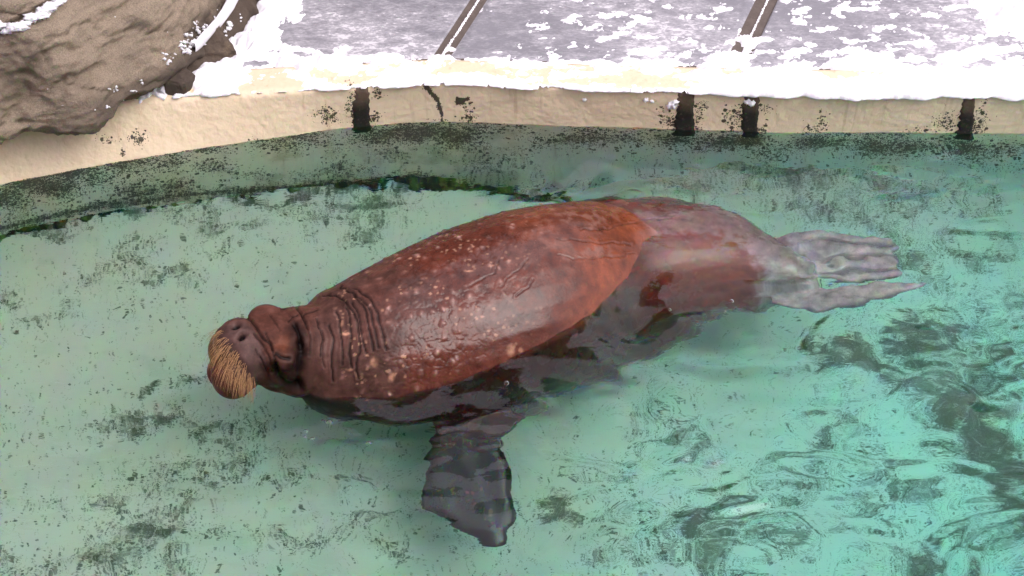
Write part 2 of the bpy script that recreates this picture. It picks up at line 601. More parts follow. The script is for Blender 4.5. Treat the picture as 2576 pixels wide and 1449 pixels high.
# ================================================================== POOL WALL
SLOTS = [  # photo outline of the dark strips in the wall: top left, top right, bottom right, bottom left
    ((893, 218), (930, 222), (932, 318), (890, 318)),
    ((1706, 242), (1748, 244), (1746, 324), (1696, 324)),
    ((1872, 255), (1911, 256), (1909, 334), (1869, 334)),
    ((2426, 262), (2458, 262), (2448, 334), (2405, 334)),
]
WALL_GRIME = [  # dark patches on the painted face and under water: x, y, rx, ry, amount
    (347, 349, 18, 12, .8), (305, 386, 7, 6, 1.), (270, 350, 22, 8, .4), (825, 292, 20, 14, .75), (800, 285, 14, 10, .4), (880, 265, 10, 40, .5), (940, 300, 20, 12, .45), (940, 235, 14, 10, .35),
    (1180, 290, 20, 22, .4), (1680, 300, 20, 22, .45), (1690, 310, 24, 8, .6), (1765, 265, 14, 12, .6), (1762, 300, 16, 22, .5), (1855, 300, 26, 26, .5), (1925, 275, 16, 12, .45), (1920, 330, 20, 6, .7),
    (2060, 320, 14, 16, .5), (2040, 325, 12, 12, .5), (2385, 310, 24, 22, .6), (2462, 312, 20, 22, .65), (2475, 272, 9, 12, .5), (2300, 330, 30, 6, .4), (1100, 314, 30, 8, .4), (640, 352, 20, 6, .3),
]
WALL_UNDER = [
    (1050, 335, 100, 24, 1.), (960, 340, 70, 24, .85), (1140, 345, 60, 28, .85), (1190, 320, 25, 14, .7), (760, 345, 80, 16, .7), (520, 372, 60, 12, .75), (700, 365, 60, 16, .55), (300, 405, 60, 24, .85), (430, 410, 50, 24, .6),
    (180, 430, 80, 22, 1.), (60, 460, 90, 26, 1.), (120, 470, 80, 26, .95), (20, 500, 60, 34, .9), (240, 450, 60, 20, .6), (540, 420, 50, 16, .6), (440, 470, 50, 18, .5), (330, 480, 60, 20, .5), (850, 420, 40, 14, .45), (920, 430, 30, 12, .4), (640, 440, 40, 14, .3),
    (1420, 350, 90, 14, .55), (1560, 350, 80, 18, .6), (1700, 352, 60, 24, .9), (1880, 350, 60, 18, .8), (1800, 360, 90, 20, .75), (2060, 365, 110, 20, .9), (2180, 375, 80, 24, .8), (2300, 370, 70, 18, .55), (2430, 370, 70, 20, .85), (2530, 375, 60, 16, .6), (2440, 400, 40, 14, .6), (1950, 385, 80, 22, .6),
    (1480, 465, 50, 20, .5), (1650, 455, 40, 20, .45), (1230, 430, 50, 20, .3),
]


def build_wall():
    gx = xs_fine(0.006)
    zs = np.concatenate([np.arange(-1.3, -0.02, 0.022), np.arange(-0.02, WT - 0.025, 0.0055)])
    off = lambda z: z * 0
    prof_o, prof_z = list(np.zeros(len(zs))), list(zs)
    for a in np.linspace(0.1, 1, 7) * math.pi / 2:
        prof_o.append(0.024 * (1 - math.cos(a)) ); prof_z.append(WT - 0.024 * (1 - math.sin(a)))
    for d in np.arange(0.034, LEDGE + 0.001, 0.01):
        prof_o.append(d); prof_z.append(WT)
    prof_o.append(LEDGE + 0.004); prof_z.append(WT - 0.03)
    po, pz = np.array(prof_o), np.array(prof_z)
    nv = len(po)
    X = np.repeat(gx, nv)
    Z = np.tile(pz, len(gx))
    ln = np.repeat(lean(gx), nv)
    Y = np.repeat(wall_y(gx), nv) + np.tile(po, len(gx)) + ln * np.clip(Z, 0, WT) / WT
    P = np.stack([X, Y, Z], 1)
    N = grid_normals(P, len(gx), nv)
    N = np.where((N[:, 1:2] > 0), -N, N) if N[:, 1].mean() > 0 else N
    d = 0.0035 * fbm(P, 7, 3, seed=91) + 0.0016 * fbm(P, 38, 3, seed=95)
    P = P + np.stack([0 * d, -d * (Z < WT - .004), d * 0.4 * (Z >= WT - .004)], 1)
    px = projw(P)
    w = np.stack([fbm(P, 9, 3, seed=101), fbm(P, 9, 3, seed=105)], 1)
    q = px + w * (16, 12)
    g = np.zeros(len(P))
    for x, y, rx, ry, a in WALL_GRIME:
        g = np.maximum(g, a * np.exp(-(((q[:, 0] - x) / rx) ** 2 + ((q[:, 1] - y) / ry) ** 2)))
    g = np.maximum(g, 1.05 * sstep(-.6, .8, 1.2 - seg_dist(px + w * 2, [(2063, 268), (2066, 326)])))
    g = np.maximum(g, .55 * np.exp(-(np.abs(px[:, 0] + w[:, 0] * 6 - 1905) / 5) ** 2) * (px[:, 1] > 330) * (Z < WT - .02))
    # peeled flakes and a dark chip
    g = np.maximum(g, 1.6 * sstep(-2, 3, 5.0 - seg_dist(q, [(1078, 214), (1084, 232), (1096, 256), (1100, 272)])))
    g = np.maximum(g, 1.3 * sstep(-1, 1, 2.2 - seg_dist(q, [(1100, 272), (1110, 300), (1114, 316)])))
    g = np.maximum(g, 1.8 * sstep(-2, 2, poly_sd(px + w * 9, [(1146, 245), (1163, 247), (1176, 244), (1178, 253), (1168, 257), (1169, 265), (1148, 264)])))
    u = np.zeros(len(P))
    for x, y, rx, ry, a in WALL_UNDER:
        u = np.maximum(u, a * np.exp(-1.1 * (((q[:, 0] - x) / rx) ** 2 + ((q[:, 1] - y) / ry) ** 2)))
    u = np.clip(u + 0.55 * np.clip(fbm(P, 4.5, 4, seed=111) + .05, 0, 1), 0, 1) * (Z < 0.0)
    g = np.where(Z < 0.0, np.maximum(g * .6, u), g)
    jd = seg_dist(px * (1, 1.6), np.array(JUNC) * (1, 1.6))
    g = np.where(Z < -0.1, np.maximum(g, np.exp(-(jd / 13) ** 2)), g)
    m = M('cream_painted_render')
    pos = m.pos()
    d = m.attr('grime')
    base = m.mix(m.noise(pos, 2.2, 5, .6), (0.53, 0.425, 0.295), (0.60, 0.49, 0.345))
    base = m.mix(m.step(m.noise(m.pos((3, 3, .6)), 4, 5, .7), .52, .8, 0, .45), base, (0.47, 0.36, 0.23))
    wetc = m.mix(m.step(m.noise(pos, 5, 6, .68), .46, .66, 0, .75), (0.62, 0.57, 0.45), (0.34, 0.31, 0.20))
    wetc = m.mix(m.attr('deep'), wetc, (0.52, 0.51, 0.46))
    base = m.mix(m.step(m.attr('wet'), 0.0, 1.0, 0, 1), base, wetc)
    base = m.mix(m.step(m.noise(m.pos((14, 14, 1.2)), 3, 4, .6), .57, .74, 0, .4), base, (.32, .245, .15))
    dot = None
    for sc, r in ((120, .44), (230, .48), (60, .36)):
        vo = m.voro(pos, sc)
        sep = m.n('ShaderNodeSeparateColor')
        m.put(sep.inputs[0], vo.outputs['Color'])
        on = m.math('LESS_THAN', sep.outputs[0], m.math('MULTIPLY', d, .9))
        on = m.math('MULTIPLY', on, m.math('LESS_THAN', vo.outputs['Distance'], m.math('MULTIPLY_ADD', sep.outputs[1], .25, r)))
        dot = on if dot is None else m.math('MAXIMUM', dot, on)
    solid = m.math('GREATER_THAN', d, 1.02)
    dot = m.math('MAXIMUM', dot, solid)
    veil = m.step(m.math('MULTIPLY', d, m.noise(pos, 40, 4, .7)), .2, .6, 0, .75)
    c = m.mix(veil, base, (0.12, 0.12, 0.06))
    c = m.mix(dot, c, m.mix(m.noise(pos, 20, 3), (0.02, 0.018, 0.014), (0.075, 0.06, 0.035)))
    hb = m.math('ADD', m.noise(pos, 60, 5, .6), m.math('MULTIPLY', m.voro(pos, 45, 1.0, 'SMOOTH_F1').outputs['Distance'], .5))
    mat = m.principled(c, 0.45, 0.4, m.bump(hb, .55, .006))
    wet = sstep(0.0, -0.02, Z + 0.004 * fbm(P, 10, 2, seed=3))
    o = mesh_obj('pool_wall', P, grid_faces(len(gx), nv), mat, attrs={'grime': g * (1 - .6 * sstep(-.10, -.25, Z) * sstep(-.2, .5, X)), 'wet': wet, 'deep': sstep(-.03, -.16, Z + .05 * fbm(P, 6, 3, seed=7)) * sstep(-.3, .6, X)})
    tag(o, 'low curved cream painted pool wall with dark strips below the snowy deck', 'wall')

    # dark rubber strips let into the face
    m = M('dark_strip')
    pos = m.pos()
    zf = m.n('ShaderNodeSeparateXYZ')
    m.put(zf.inputs[0], pos)
    k = m.step(m.math('ADD', zf.outputs[2], m.math('MULTIPLY', m.noise(pos, 30, 4), .05)), .10, .19)
    c = m.mix(k, (0.010, 0.009, 0.007), (0.085, 0.058, 0.038))
    c = m.mix(m.step(m.noise(pos, 80, 3), .55, .8, 0, .4), c, (0.12, 0.09, 0.06))
    smat = m.principled(c, .7, .3, m.bump(m.noise(pos, 90, 4), .5, .004))
    for s, (tl, tr, br, bl) in enumerate(SLOTS):
        nz, nx = 44, 16
        V = []
        a_t, b_t = unz([tl, tr], .165)[:, 0]
        a_b, b_b = unz([bl, br], 0.0)[:, 0]
        for iz in range(nz):
            z = -0.05 + (WT + 0.0) * iz / (nz - 1) * 1.235
            z = min(z, WT - .004)
            f = z / .165
            rag = 0.010 * float(fbm(np.array([[s * 3.1, z * 1.0, .2]]), 36, 3, seed=121)[0])
            rr = 0.006 * float(fbm(np.array([[s * 5.1, z, .7]]), 36, 3, seed=131)[0])
            x0, x1 = a_b + (a_t - a_b) * f - .004 + rag * 1.6, b_b + (b_t - b_b) * f + rr
            for ix in range(nx):
                t = ix / (nx - 1)
                x = x0 + (x1 - x0) * t
                e = 0.007 * min(1, 6 * min(t, 1 - t) + .0)
                y = float(wall_y(x) + lean(x) * max(z, 0) / WT) - e + 0.001
                if z > WT - .03:
                    q_ = (z - (WT - .024)) / .024
                    y += 0.024 * (1 - math.sqrt(max(0, 1 - min(1, max(q_, 0)) ** 2)))
                V.append((x, y, z))
        mesh_obj('drain_strip', V, grid_faces(nz, nx, flip=True), smat, o)


build_wall()


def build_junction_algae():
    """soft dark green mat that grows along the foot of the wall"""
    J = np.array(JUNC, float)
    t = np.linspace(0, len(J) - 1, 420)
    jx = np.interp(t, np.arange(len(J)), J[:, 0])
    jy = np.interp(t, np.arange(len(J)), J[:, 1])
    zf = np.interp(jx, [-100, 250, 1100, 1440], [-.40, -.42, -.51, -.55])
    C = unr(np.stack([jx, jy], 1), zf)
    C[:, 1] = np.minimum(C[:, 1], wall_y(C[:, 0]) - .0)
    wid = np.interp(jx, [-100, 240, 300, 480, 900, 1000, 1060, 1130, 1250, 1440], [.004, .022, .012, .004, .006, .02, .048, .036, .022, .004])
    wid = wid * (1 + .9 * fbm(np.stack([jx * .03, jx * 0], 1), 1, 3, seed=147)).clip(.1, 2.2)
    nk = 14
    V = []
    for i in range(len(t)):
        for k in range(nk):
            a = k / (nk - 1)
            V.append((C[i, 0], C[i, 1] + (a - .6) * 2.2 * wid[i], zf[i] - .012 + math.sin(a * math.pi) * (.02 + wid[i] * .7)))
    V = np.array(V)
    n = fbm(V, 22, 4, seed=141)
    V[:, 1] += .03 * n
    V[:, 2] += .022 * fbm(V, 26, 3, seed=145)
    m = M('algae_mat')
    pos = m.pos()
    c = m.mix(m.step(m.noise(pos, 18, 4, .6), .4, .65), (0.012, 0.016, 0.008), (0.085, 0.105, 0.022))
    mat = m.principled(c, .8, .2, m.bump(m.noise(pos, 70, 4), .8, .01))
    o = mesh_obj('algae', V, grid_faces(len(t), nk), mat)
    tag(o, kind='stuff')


build_junction_algae()

# ================================================================== DECK
J1a, J1b = unz([(1100, 150), (1198, 0)], WT)[:, :2]
J2a, J2b = unz([(1868, 130), (1930, 0)], WT)[:, :2]


def joint_x(a, b, y):
    return a[0] + (b[0] - a[0]) * (y - a[1]) / (b[1] - a[1])


def build_deck():
    gx = xs_fine(0.05)
    v = np.array([0, .1, .3, .6, 1.2, 2.5, 5.0, 9.0])
    X = np.repeat(gx, len(v))
    Y = np.repeat(top_y(gx), len(v)) + .1 + np.tile(v, len(gx))
    m = M('joint_filler')
    pos = m.pos()
    c = m.mix(m.noise(pos, 30, 5, .6), (0.045, 0.034, 0.028), (0.12, 0.095, 0.08))
    mat = m.principled(c, .6, .4, m.bump(m.noise(pos, 80, 4), .4, .004))
    deck = mesh_obj('deck', np.stack([X, Y, np.full(len(X), WT - .010)], 1), grid_faces(len(gx), len(v)), mat)
    tag(deck, kind='structure')
    # icy concrete slabs
    m = M('icy_concrete')
    pos = m.pos()
    stre = m.pos((1, 1.7, 1))
    n1 = m.noise(stre, 13, 8, .72, .2)
    n2 = m.noise(m.pos((1, 2.0, 1)), 48, 5, .7)
    big = m.noise(pos, 1.5, 3, .5)
    fr_ = m.math('ADD', m.math('MULTIPLY', n1, .6), m.math('MULTIPLY', n2, .4))
    fr_ = m.math('ADD', fr_, m.math('MULTIPLY', m.math('SUBTRACT', big, .5), .45))
    frost = m.math('MAXIMUM', m.step(fr_, .56, .60), m.step(fr_, .40, .66, 0, .6))
    ice = m.mix(m.noise(pos, 7, 5, .6), (0.145, 0.143, 0.158), (0.20, 0.196, 0.214))
    c = m.mix(frost, ice, (.47, .455, .475))
    dirt = m.step(m.noise(m.pos((1, 2.8, 1)), 24, 5, .7), .66, .72, 0, .8)
    c = m.mix(dirt, c, (.07, .05, .045))
    rough = m.step(frost, 0, 1, .32, .8)
    mat = m.principled(c, rough, .45, m.bump(m.math('ADD', frost, m.math('MULTIPLY', n2, .4)), .35, .004))
    lim = [(None, (J1a, J1b, -.030)), ((J1a, J1b, .030), (J2a, J2b, -.042)), ((J2a, J2b, .042), None)]
    for lo, hi in lim:
        nv, nu = 60, 50
        V = []
        vv = np.concatenate([np.linspace(0, 1.2, 45), np.linspace(1.4, 8.5, 15)])
        for iv in range(nv):
            for iu in range(nu):
                y0 = 4.5 + vv[iv]
                x0 = -6.2 if lo is None else joint_x(lo[0], lo[1], y0) + lo[2]
                x1 = 6.2 if hi is None else joint_x(hi[0], hi[1], y0) + hi[2]
                t = iu / (nu - 1)
                if lo is None: t = 1 - (1 - t) ** 2
                if hi is None: t = t ** 2
                x = x0 + (x1 - x0) * t
                y = float(top_y(x)) + LEDGE + .012 + vv[iv]
                x0 = -6.2 if lo is None else joint_x(lo[0], lo[1], y) + lo[2]
                x1 = 6.2 if hi is None else joint_x(hi[0], hi[1], y) + hi[2]
                x = x0 + (x1 - x0) * t
                edge = iv in (0, nv - 1) or iu in (0, nu - 1)
                V.append((x, y, WT - .003 - (.012 if edge else 0)))
        mesh_obj('concrete_slab', V, grid_faces(nv, nu, flip=True), mat, deck)


build_deck()

# ================================================================== SNOW ON THE DECK
DRIFT = [(440, 250), (455, 190), (480, 165), (520, 150), (605, 128), (535, 118), (560, 102), (600, 70), (640, 40), (665, 0), (700, -60), (800, -60), (765, 0), (735, 60), (690, 85), (668, 95),
         (690, 118), (780, 140), (872, 153), (868, 162), (800, 163), (740, 152), (690, 150), (640, 160), (610, 180), (640, 200), (560, 232), (520, 256), (480, 244)]
CORNER = [(2420, -80), (2440, 20), (2470, 70), (2520, 92), (2560, 112), (2760, 150), (2800, -80)]


def build_snow():
    gx = xs_fine(0.0058, -1.75, 2.6)
    gx = gx[gx > -1.9]
    vv = np.concatenate([np.linspace(-1, 0, 9)[:-1], np.arange(0, 0.32, .006), np.arange(0.32, 1.05, .0085), np.arange(1.1, 3.0, .1)])
    nv = len(vv)
    X = np.repeat(gx, nv)
    v = np.tile(vv, len(gx))
    ty = np.repeat(top_y(gx), nv)
    bankpx = [(440, .2), (520, .25), (620, .45), (760, .6), (900, .8), (1300, .75), (1600, .75), (1700, 1.0), (1900, 1.35), (2576, 1.4), (2800, 1.4)]
    pe = proj(np.stack([gx, top_y(gx), np.full(len(gx), WT)], 1))[:, 0]
    bank = np.repeat(np.interp(pe, [b[0] for b in bankpx], [b[1] for b in bankpx]), nv)
    n_e = np.repeat(fbm(np.stack([gx, gx * 0], 1), 9, 4, seed=151), nv)
    lip = (.008 + .013 * bank) * (1 + .8 * n_e)
    vb = np.maximum(v, 0)
    Y = ty + vb - lip * (1 - np.clip(vb / .06, 0, 1))
    P0 = np.stack([X, Y, np.full(len(X), WT)], 1)
    px = proj(P0)
    w = np.stack([fbm(P0, 8, 4, seed=161), fbm(P0, 8, 4, seed=165)], 1)
    q = px + w * (42, 30)
    s1 = poly_sd(q, DRIFT)
    s2 = poly_sd(q, CORNER)
    h = np.maximum(np.clip(s1, -30, 70) * .0011, np.clip(s2, -30, 80) * .0009)
    # bank along the edge
    wb = .20 + .05 * np.clip(bank - .7, 0, 1) + .10 * np.clip(bank - 1.0, 0, 1)
    nb = fbm(P0 * (1, 1.8, 1), 7, 4, seed=171)
    hb = .024 * bank * (1 - (vb / (wb * (1 + .8 * nb))) ** 2) - .012 + .016 * nb - .012 * sstep(900, 640, px[:, 0]) * np.exp(-(v / .05) ** 2)
    hb += .022 * np.exp(-((vb - .165) / .035) ** 2) * sstep(560, 640, px[:, 0]) * sstep(1050, 900, px[:, 0]) * (.6 + nb)
    # bare window of cream ledge at 1650-1780
    hb -= .05 * np.exp(-(((px[:, 0] - 1600) / 150) ** 2 + ((px[:, 1] - 208) / 11) ** 2))
    hb -= .03 * sstep(600, 520, px[:, 0])
    h = np.maximum(h, np.maximum(hb, -.03))
    # crumbs and thin wind-blown patches over the right slabs
    patch = fbm(P0 * (1, 1.9, 1), 9, 5, gain=.62, seed=181)
    side = sstep(1050, 1500, px[:, 0])
    far = 0.52 - .16 * sstep(60, 170, px[:, 1]) - .1 * np.exp(-((px[:, 0] - 2170) / 90) ** 2)
    hp = (patch - far) * .020 * side - .012 * (1 - side)
    jd = np.minimum(np.abs(X - joint_x(J1a, J1b, Y)) - .030, np.abs(X - joint_x(J2a, J2b, Y)) - .042)
    hp = np.where(px[:, 1] < 150, hp - .03 * sstep(.012, -.004, jd), hp)
    h = np.maximum(h, np.minimum(hp, .012))
    jc = np.minimum(np.abs(X - joint_x(J1a, J1b, Y) - .004), np.abs(X - joint_x(J2a, J2b, Y)))
    h = np.maximum(h, np.where((jc < .0055) & (px[:, 1] < 150), -.004, -1))
    h += .006 * fbm(P0, 20, 3, seed=191) * (h > 0) + np.where(np.abs(h) < .02, 0.0055 * fbm(P0, 55, 3, gain=.7, seed=195), 0)
    h = np.where(h < 0, np.maximum(h, -.03), h)
    roundoff = np.sqrt(np.clip(1 - (1 - np.clip(vb / .035, 0, 1)) ** 2, 0, 1))
    Z = WT + h * np.where(h > 0, roundoff, 1)
    under = v < 0
    hh = np.maximum(h, 0)
    Z = np.where(under, WT + .0 + v * (.010 + .5 * np.minimum(hh, .03)), Z)
    Y = np.where(under, ty - lip * (1 - (v) ** 2 * 1.0) * np.clip(h * 60 + .2, 0, 1) + (.03) * v ** 2 * .6, np.where(h > 0, Y, np.maximum(Y, ty + .004)))
    Z = np.where(under & (h <= 0), WT - .02, Z)
    Y = np.where(under & (h <= 0), ty + .02, Y)
    P = np.stack([X, Y, Z], 1)
    m = M('snow')
    pos = m.pos()
    c = m.mix(m.noise(pos, 6, 4), (.62, .61, .635), (.74, .73, .745))
    y1, y2 = unz([(455, 190)], .25)[0], unz([(500, 238)], .25)[0]
    yel = m.attr('stain')
    c = m.mix(yel, c, (.72, .52, .22))
    mat = m.principled(c, .75, .2, m.bump(m.noise(pos, 90, 5, .7), .5, .006))
    pq = proj(P) + w * 8
    st = np.exp(-(seg_dist(pq, [(444, 182), (452, 205), (470, 225), (486, 232)]) / 5) ** 2) * .8
    o = mesh_obj('snow', P, grid_faces(len(gx), nv, flip=False), mat, attrs={'stain': st})
    tag(o, kind='stuff')
    return mat


snow_mat = build_snow()


# ================================================================== ROCKS
def rock_material(name, a, b, dark):
    m = M(name)
    pos = m.pos()
    c = m.mix(m.noise(pos, 3.5, 6, .6), a, b)
    c = m.mix(m.step(m.noise(pos, 1.6, 4, .6, .4), .48, .68, 0, .6), c, dark)
    c = m.mix(m.step(m.noise(pos, 9, 5, .65), .56, .74, 0, .5), c, (.25, .185, .115))
    c = m.mix(m.attr('damp'), c, (.055, .040, .030))
    c = m.mix(m.step(m.noise(pos, 220, 2, .5), .3, .75, 0, .45), c, (.05, .042, .037))
    hb = m.math('ADD', m.noise(pos, 24, 10, .74), m.math('MULTIPLY', m.noise(pos, 260, 2), .3))
    return m.principled(c, .85, .25, m.bump(hb, .9, .022))


ROCK = rock_material('sandy_rock', (.255, .20, .145), (.36, .285, .205), (.15, .12, .095))
ROCK2 = rock_material('brown_rock', (.085, .062, .045), (.12, .088, .064), (.06, .046, .038))


def boulder(name, edge, z0, inward, prof, mat, nu=420, step=.006, amp=1.0, cracks=(), damp=None, seed=200, ext=None, shift=(0, 0)):
    E = unz(np.array(edge, float) + shift, z0)[:, :2]
    if ext is not None:
        E = np.concatenate([ext[0], E, ext[1]])
    s = np.concatenate([[0], np.cumsum(np.linalg.norm(np.diff(E, axis=0), axis=1))])
    su = np.linspace(0, s[-1], nu)
    E = np.stack([np.interp(su, s, E[:, 0]), np.interp(su, s, E[:, 1])], 1)
    prof = np.array(prof, float)
    ps = np.concatenate([[0], np.cumsum(np.linalg.norm(np.diff(prof, axis=0), axis=1))])
    fine = np.arange(0, min(ps[-1], 1.6), step)
    sv = np.concatenate([fine, np.linspace(fine[-1] + .04, ps[-1], 30)]) if ps[-1] > 1.6 else fine
    k = np.exp(-np.linspace(-2, 2, 9) ** 2); k /= k.sum()
    o_, z_ = np.interp(sv, ps, prof[:, 0]), np.interp(sv, ps, prof[:, 1])
    for _ in range(4):
        o_ = np.convolve(np.pad(o_, 4, mode='edge'), k, 'valid'); z_ = np.convolve(np.pad(z_, 4, mode='edge'), k, 'valid')
    nv = len(sv)
    d = np.array(inward) / np.linalg.norm(inward)
    V = np.zeros((nu, nv, 3))
    V[:, :, :2] = E[:, None, :] + d[None, None, :] * o_[None, :, None]
    V[:, :, 2] = z_[None, :]
    V = V.reshape(-1, 3)
    N = grid_normals(V, nu, nv)
    if (N @ np.array([0, -.7, .7])).mean() < 0: N = -N; flip = True
    else: flip = False
    edge_f = sstep(.0, .25, np.tile(sv, nu))
    big = fbm(V, 2.3, 2, seed=seed)
    rid = 1 - np.abs(fbm(V, 3.4, 4, seed=seed + 5)) * 2
    D = (.045 * big + .013 * (rid - .5)) * edge_f + (.012 * np.abs(fbm(V, 9, 4, seed=seed + 9)) - .006 * np.abs(fbm(V, 21, 4, gain=.6, seed=seed + 11)) + .005 * fbm(V, 40, 3, gain=.6, seed=seed + 12)) * (.35 + .65 * edge_f)
    sd_ = np.array([.45, .25, .86])
    tt = (V @ sd_) * 5.5 + 1.1 * fbm(V, 2.6, 3, seed=seed + 31)
    sw = tt - np.floor(tt)
    chip = np.clip(fbm(V, 2.2, 2, seed=seed + 33) * 2.4 + .25, 0, 1)
    D += .030 * (np.where(sw > .93, (1 - sw) / .07, sw / .93) - .5) * chip * edge_f
    t2 = (V @ np.array([-.5, .3, .8])) * 16 + 1.3 * fbm(V, 6, 3, seed=seed + 35)
    s2_ = t2 - np.floor(t2)
    D += .008 * (np.where(s2_ > .9, (1 - s2_) / .1, s2_ / .9) - .5) * np.clip(fbm(V, 4.4, 2, seed=seed + 37) * 2.4, 0, 1) * edge_f
    cr = 1 - np.abs(fbm(V * (1, 1, 1.3), 2.6, 4, gain=.55, seed=seed + 41)) * 2.2
    D -= .022 * np.clip(cr, 0, 1) ** 10 * edge_f
    D -= .007 * np.clip(1 - np.abs(fbm(V, 7, 4, gain=.6, seed=seed + 43)) * 2.2, 0, 1) ** 8 * edge_f
    D *= amp
    px = proj(V)
    for pts, wd, depth_, soft in cracks:
        pts = np.array(pts, float)
        w = np.stack([fbm(V, 14, 3, seed=seed + 15), fbm(V, 14, 3, seed=seed + 16)], 1) * 14
        q = px + w
        # signed: material missing on the lower side of the line, abrupt at the line and fading away from it
        dist = seg_dist(q, pts)
        seg = np.diff(pts, axis=0)
        best = np.full(len(q), 1e9); sgn = np.zeros(len(q))
        for i in range(len(seg)):
            t = np.clip(((q - pts[i]) @ seg[i]) / (seg[i] @ seg[i]), 0, 1)
            rel = q - (pts[i] + t[:, None] * seg[i])
            dd = np.linalg.norm(rel, axis=1)
            c = seg[i][0] * rel[:, 1] - seg[i][1] * rel[:, 0]
            m_ = dd < best
            best = np.where(m_, dd, best); sgn = np.where(m_, np.sign(c), sgn)
        if soft > 0:
            D -= depth_ * np.where(sgn > 0, np.exp(-(dist / soft) ** 2), np.exp(-(dist / wd) ** 2))
        else:
            D -= depth_ * np.exp(-(dist / wd) ** 2)
    V = V + N * D[:, None]
    dm = np.zeros(len(V))
    if damp: dm = damp(proj(V), V)
    o = mesh_obj(name, V, grid_faces(nu, nv, flip=flip), mat, attrs={'damp': dm})
    return o, V


def main_damp(p, V):
    n = fbm(V, 5, 4, seed=301)
    d = seg_dist(p, [(0, 359), (74, 330), (174, 328), (241, 311), (289, 276), (333, 248), (400, 202), (444, 174), (478, 144), (518, 74), (567, 0)])
    lo = .75 * sstep(75, 5, d + n * 50) * sstep(120, 300, p[:, 0])
    r = .85 * sstep(60, 5, d + n * 40) * sstep(380, 460, p[:, 0])
    left = .30 * sstep(0.0, .4, fbm(V * (1, 1, .4), 3, 4, seed=305)) + .5 * np.exp(-((p[:, 0] - 15) / 70) ** 2 - ((p[:, 1] - 180) / 70) ** 2)
    return np.clip(np.maximum(np.maximum(lo, r), left), 0, .9)


edge_main = [(-160, 440), (-60, 385), (0, 359), (40, 342), (74, 331), (120, 327), (174, 327), (210, 321), (241, 311), (265, 292), (289, 276), (333, 248), (370, 222), (400, 202), (425, 188), (444, 174), (478, 144), (487, 122), (518, 74), (555, 33), (567, 0), (590, -70)]
main_rock, MV = boulder('boulder', edge_main, .27, (-.62, .78),
                        [(.55, .1), (.30, .14), (.10, .2), (.01, .255), (0, .29), (.03, .36), (.10, .50), (.24, .74), (.42, 1.0), (.75, 1.45), (1.05, 2.0), (1.2, 2.6), (1.7, 3.0), (2.4, 3.1)],
                        ROCK, nu=620, cracks=[
    ([(0, 75), (60, 45), (120, 5), (150, -30)], 7, .035, 0),
    ([(38, 262), (48, 205), (92, 128), (110, 121), (150, 120), (174, 122)], 4, .022, 26),
    ([(144, 212), (165, 188), (180, 184), (200, 192), (238, 174)], 4, .026, 30),
    ([(300, 100), (330, 75), (355, 62), (385, 70), (398, 100)], 5, .02, 32),
    ([(398, 150), (402, 90), (425, 40), (440, 0)], 8, .012, 0),
    ([(230, 235), (246, 215), (243, 190), (270, 165)], 6, .012, 0),
    ([(20, 300), (60, 250), (70, 200), (100, 150)], 8, .014, 0),
    ([(260, 40), (300, 20), (330, -5)], 4, .014, 20),
    ([(70, 45), (100, 60), (104, 66)], 3, .014, 14),
], damp=main_damp, seed=210, shift=(4, 13), ext=([(-5.5, 2.0), (-3.2, 3.6)], [(-1.05, 5.6), (-1.2, 6.6), (-2.2, 7.6)]))
tag(main_rock, 'huge sandy brown boulder leaning over the pool wall in the corner', 'boulder')

edge_two = [(425, 182), (440, 181), (470, 176), (500, 166), (526, 148), (560, 139), (601, 128), (585, 123), (537, 122), (540, 113), (565, 103), (582, 88), (600, 70), (620, 60), (636, 38), (656, 36), (650, 10), (645, -10), (650, -60)]
two_rock, TV = boulder('boulder', edge_two, .215, (-.80, .60),
                       [(.05, .12), (.0, .17), (0, .20), (.03, .24), (.10, .31), (.22, .40), (.40, .52), (.8, .8), (1.2, 1.2)],
                       ROCK2, nu=300, amp=.55, cracks=[([(650, 790 * .1852), (420, 700 * .1852)], 5, .01, 0)],
                       damp=lambda p, V: .45 * sstep(0, .3, fbm(V, 6, 3, seed=311)), seed=240, ext=([(-1.42, 4.42)], [(-.95, 5.6), (-1.2, 6.4)]))
tag(two_rock, 'dark brown low rock half buried in snow beside the huge boulder', 'boulder')


def blob_rock(name, ctr, rad, mat, seed, n=40, rot=0.0):
    V = []
    for i in range(n):
        th = math.pi * i / (n - 1)
        for j in range(2 * n):
            ph = math.pi * j / n
            V.append((math.sin(th) * math.cos(ph), math.sin(th) * math.sin(ph), math.cos(th)))
    U = np.array(V)
    U2 = np.sign(U) * np.abs(U) ** .55
    f = 1 + .22 * fbm(U + seed, 1.1, 2, seed=seed) + .05 * fbm(U, 5, 3, seed=seed + 4)
    Vw = U2 * f[:, None] * np.array(rad)
    ca, sa = math.cos(rot), math.sin(rot)
    Vw = np.stack([Vw[:, 0] * ca - Vw[:, 2] * sa * .6 - Vw[:, 1] * sa, Vw[:, 1] * ca + Vw[:, 0] * sa, Vw[:, 2]], 1) + np.array(ctr)
    return mesh_obj(name, Vw, grid_faces(n, 2 * n, wrap_v=True, flip=True), mat, attrs={'damp': .5 * sstep(-.2, .3, fbm(Vw, 14, 3, seed=seed + 7))})


c0 = unz([(440, 214)], .22)[0]
small = blob_rock('rock', c0 + (.01, .02, -.01), (.050, .05, .05), ROCK2, 251, rot=-.35)
tag(small, 'small dark stone wedged under the boulder with yellow stained snow on it', 'rock')
c1 = unz([(690, -6)], .2)[0]
small2 = blob_rock('rock', c1 + (0, .03, -.02), (.07, .09, .05), ROCK2, 263)
tag(small2, 'brown stone poking out of the snow drift at the far edge of the deck', 'rock')

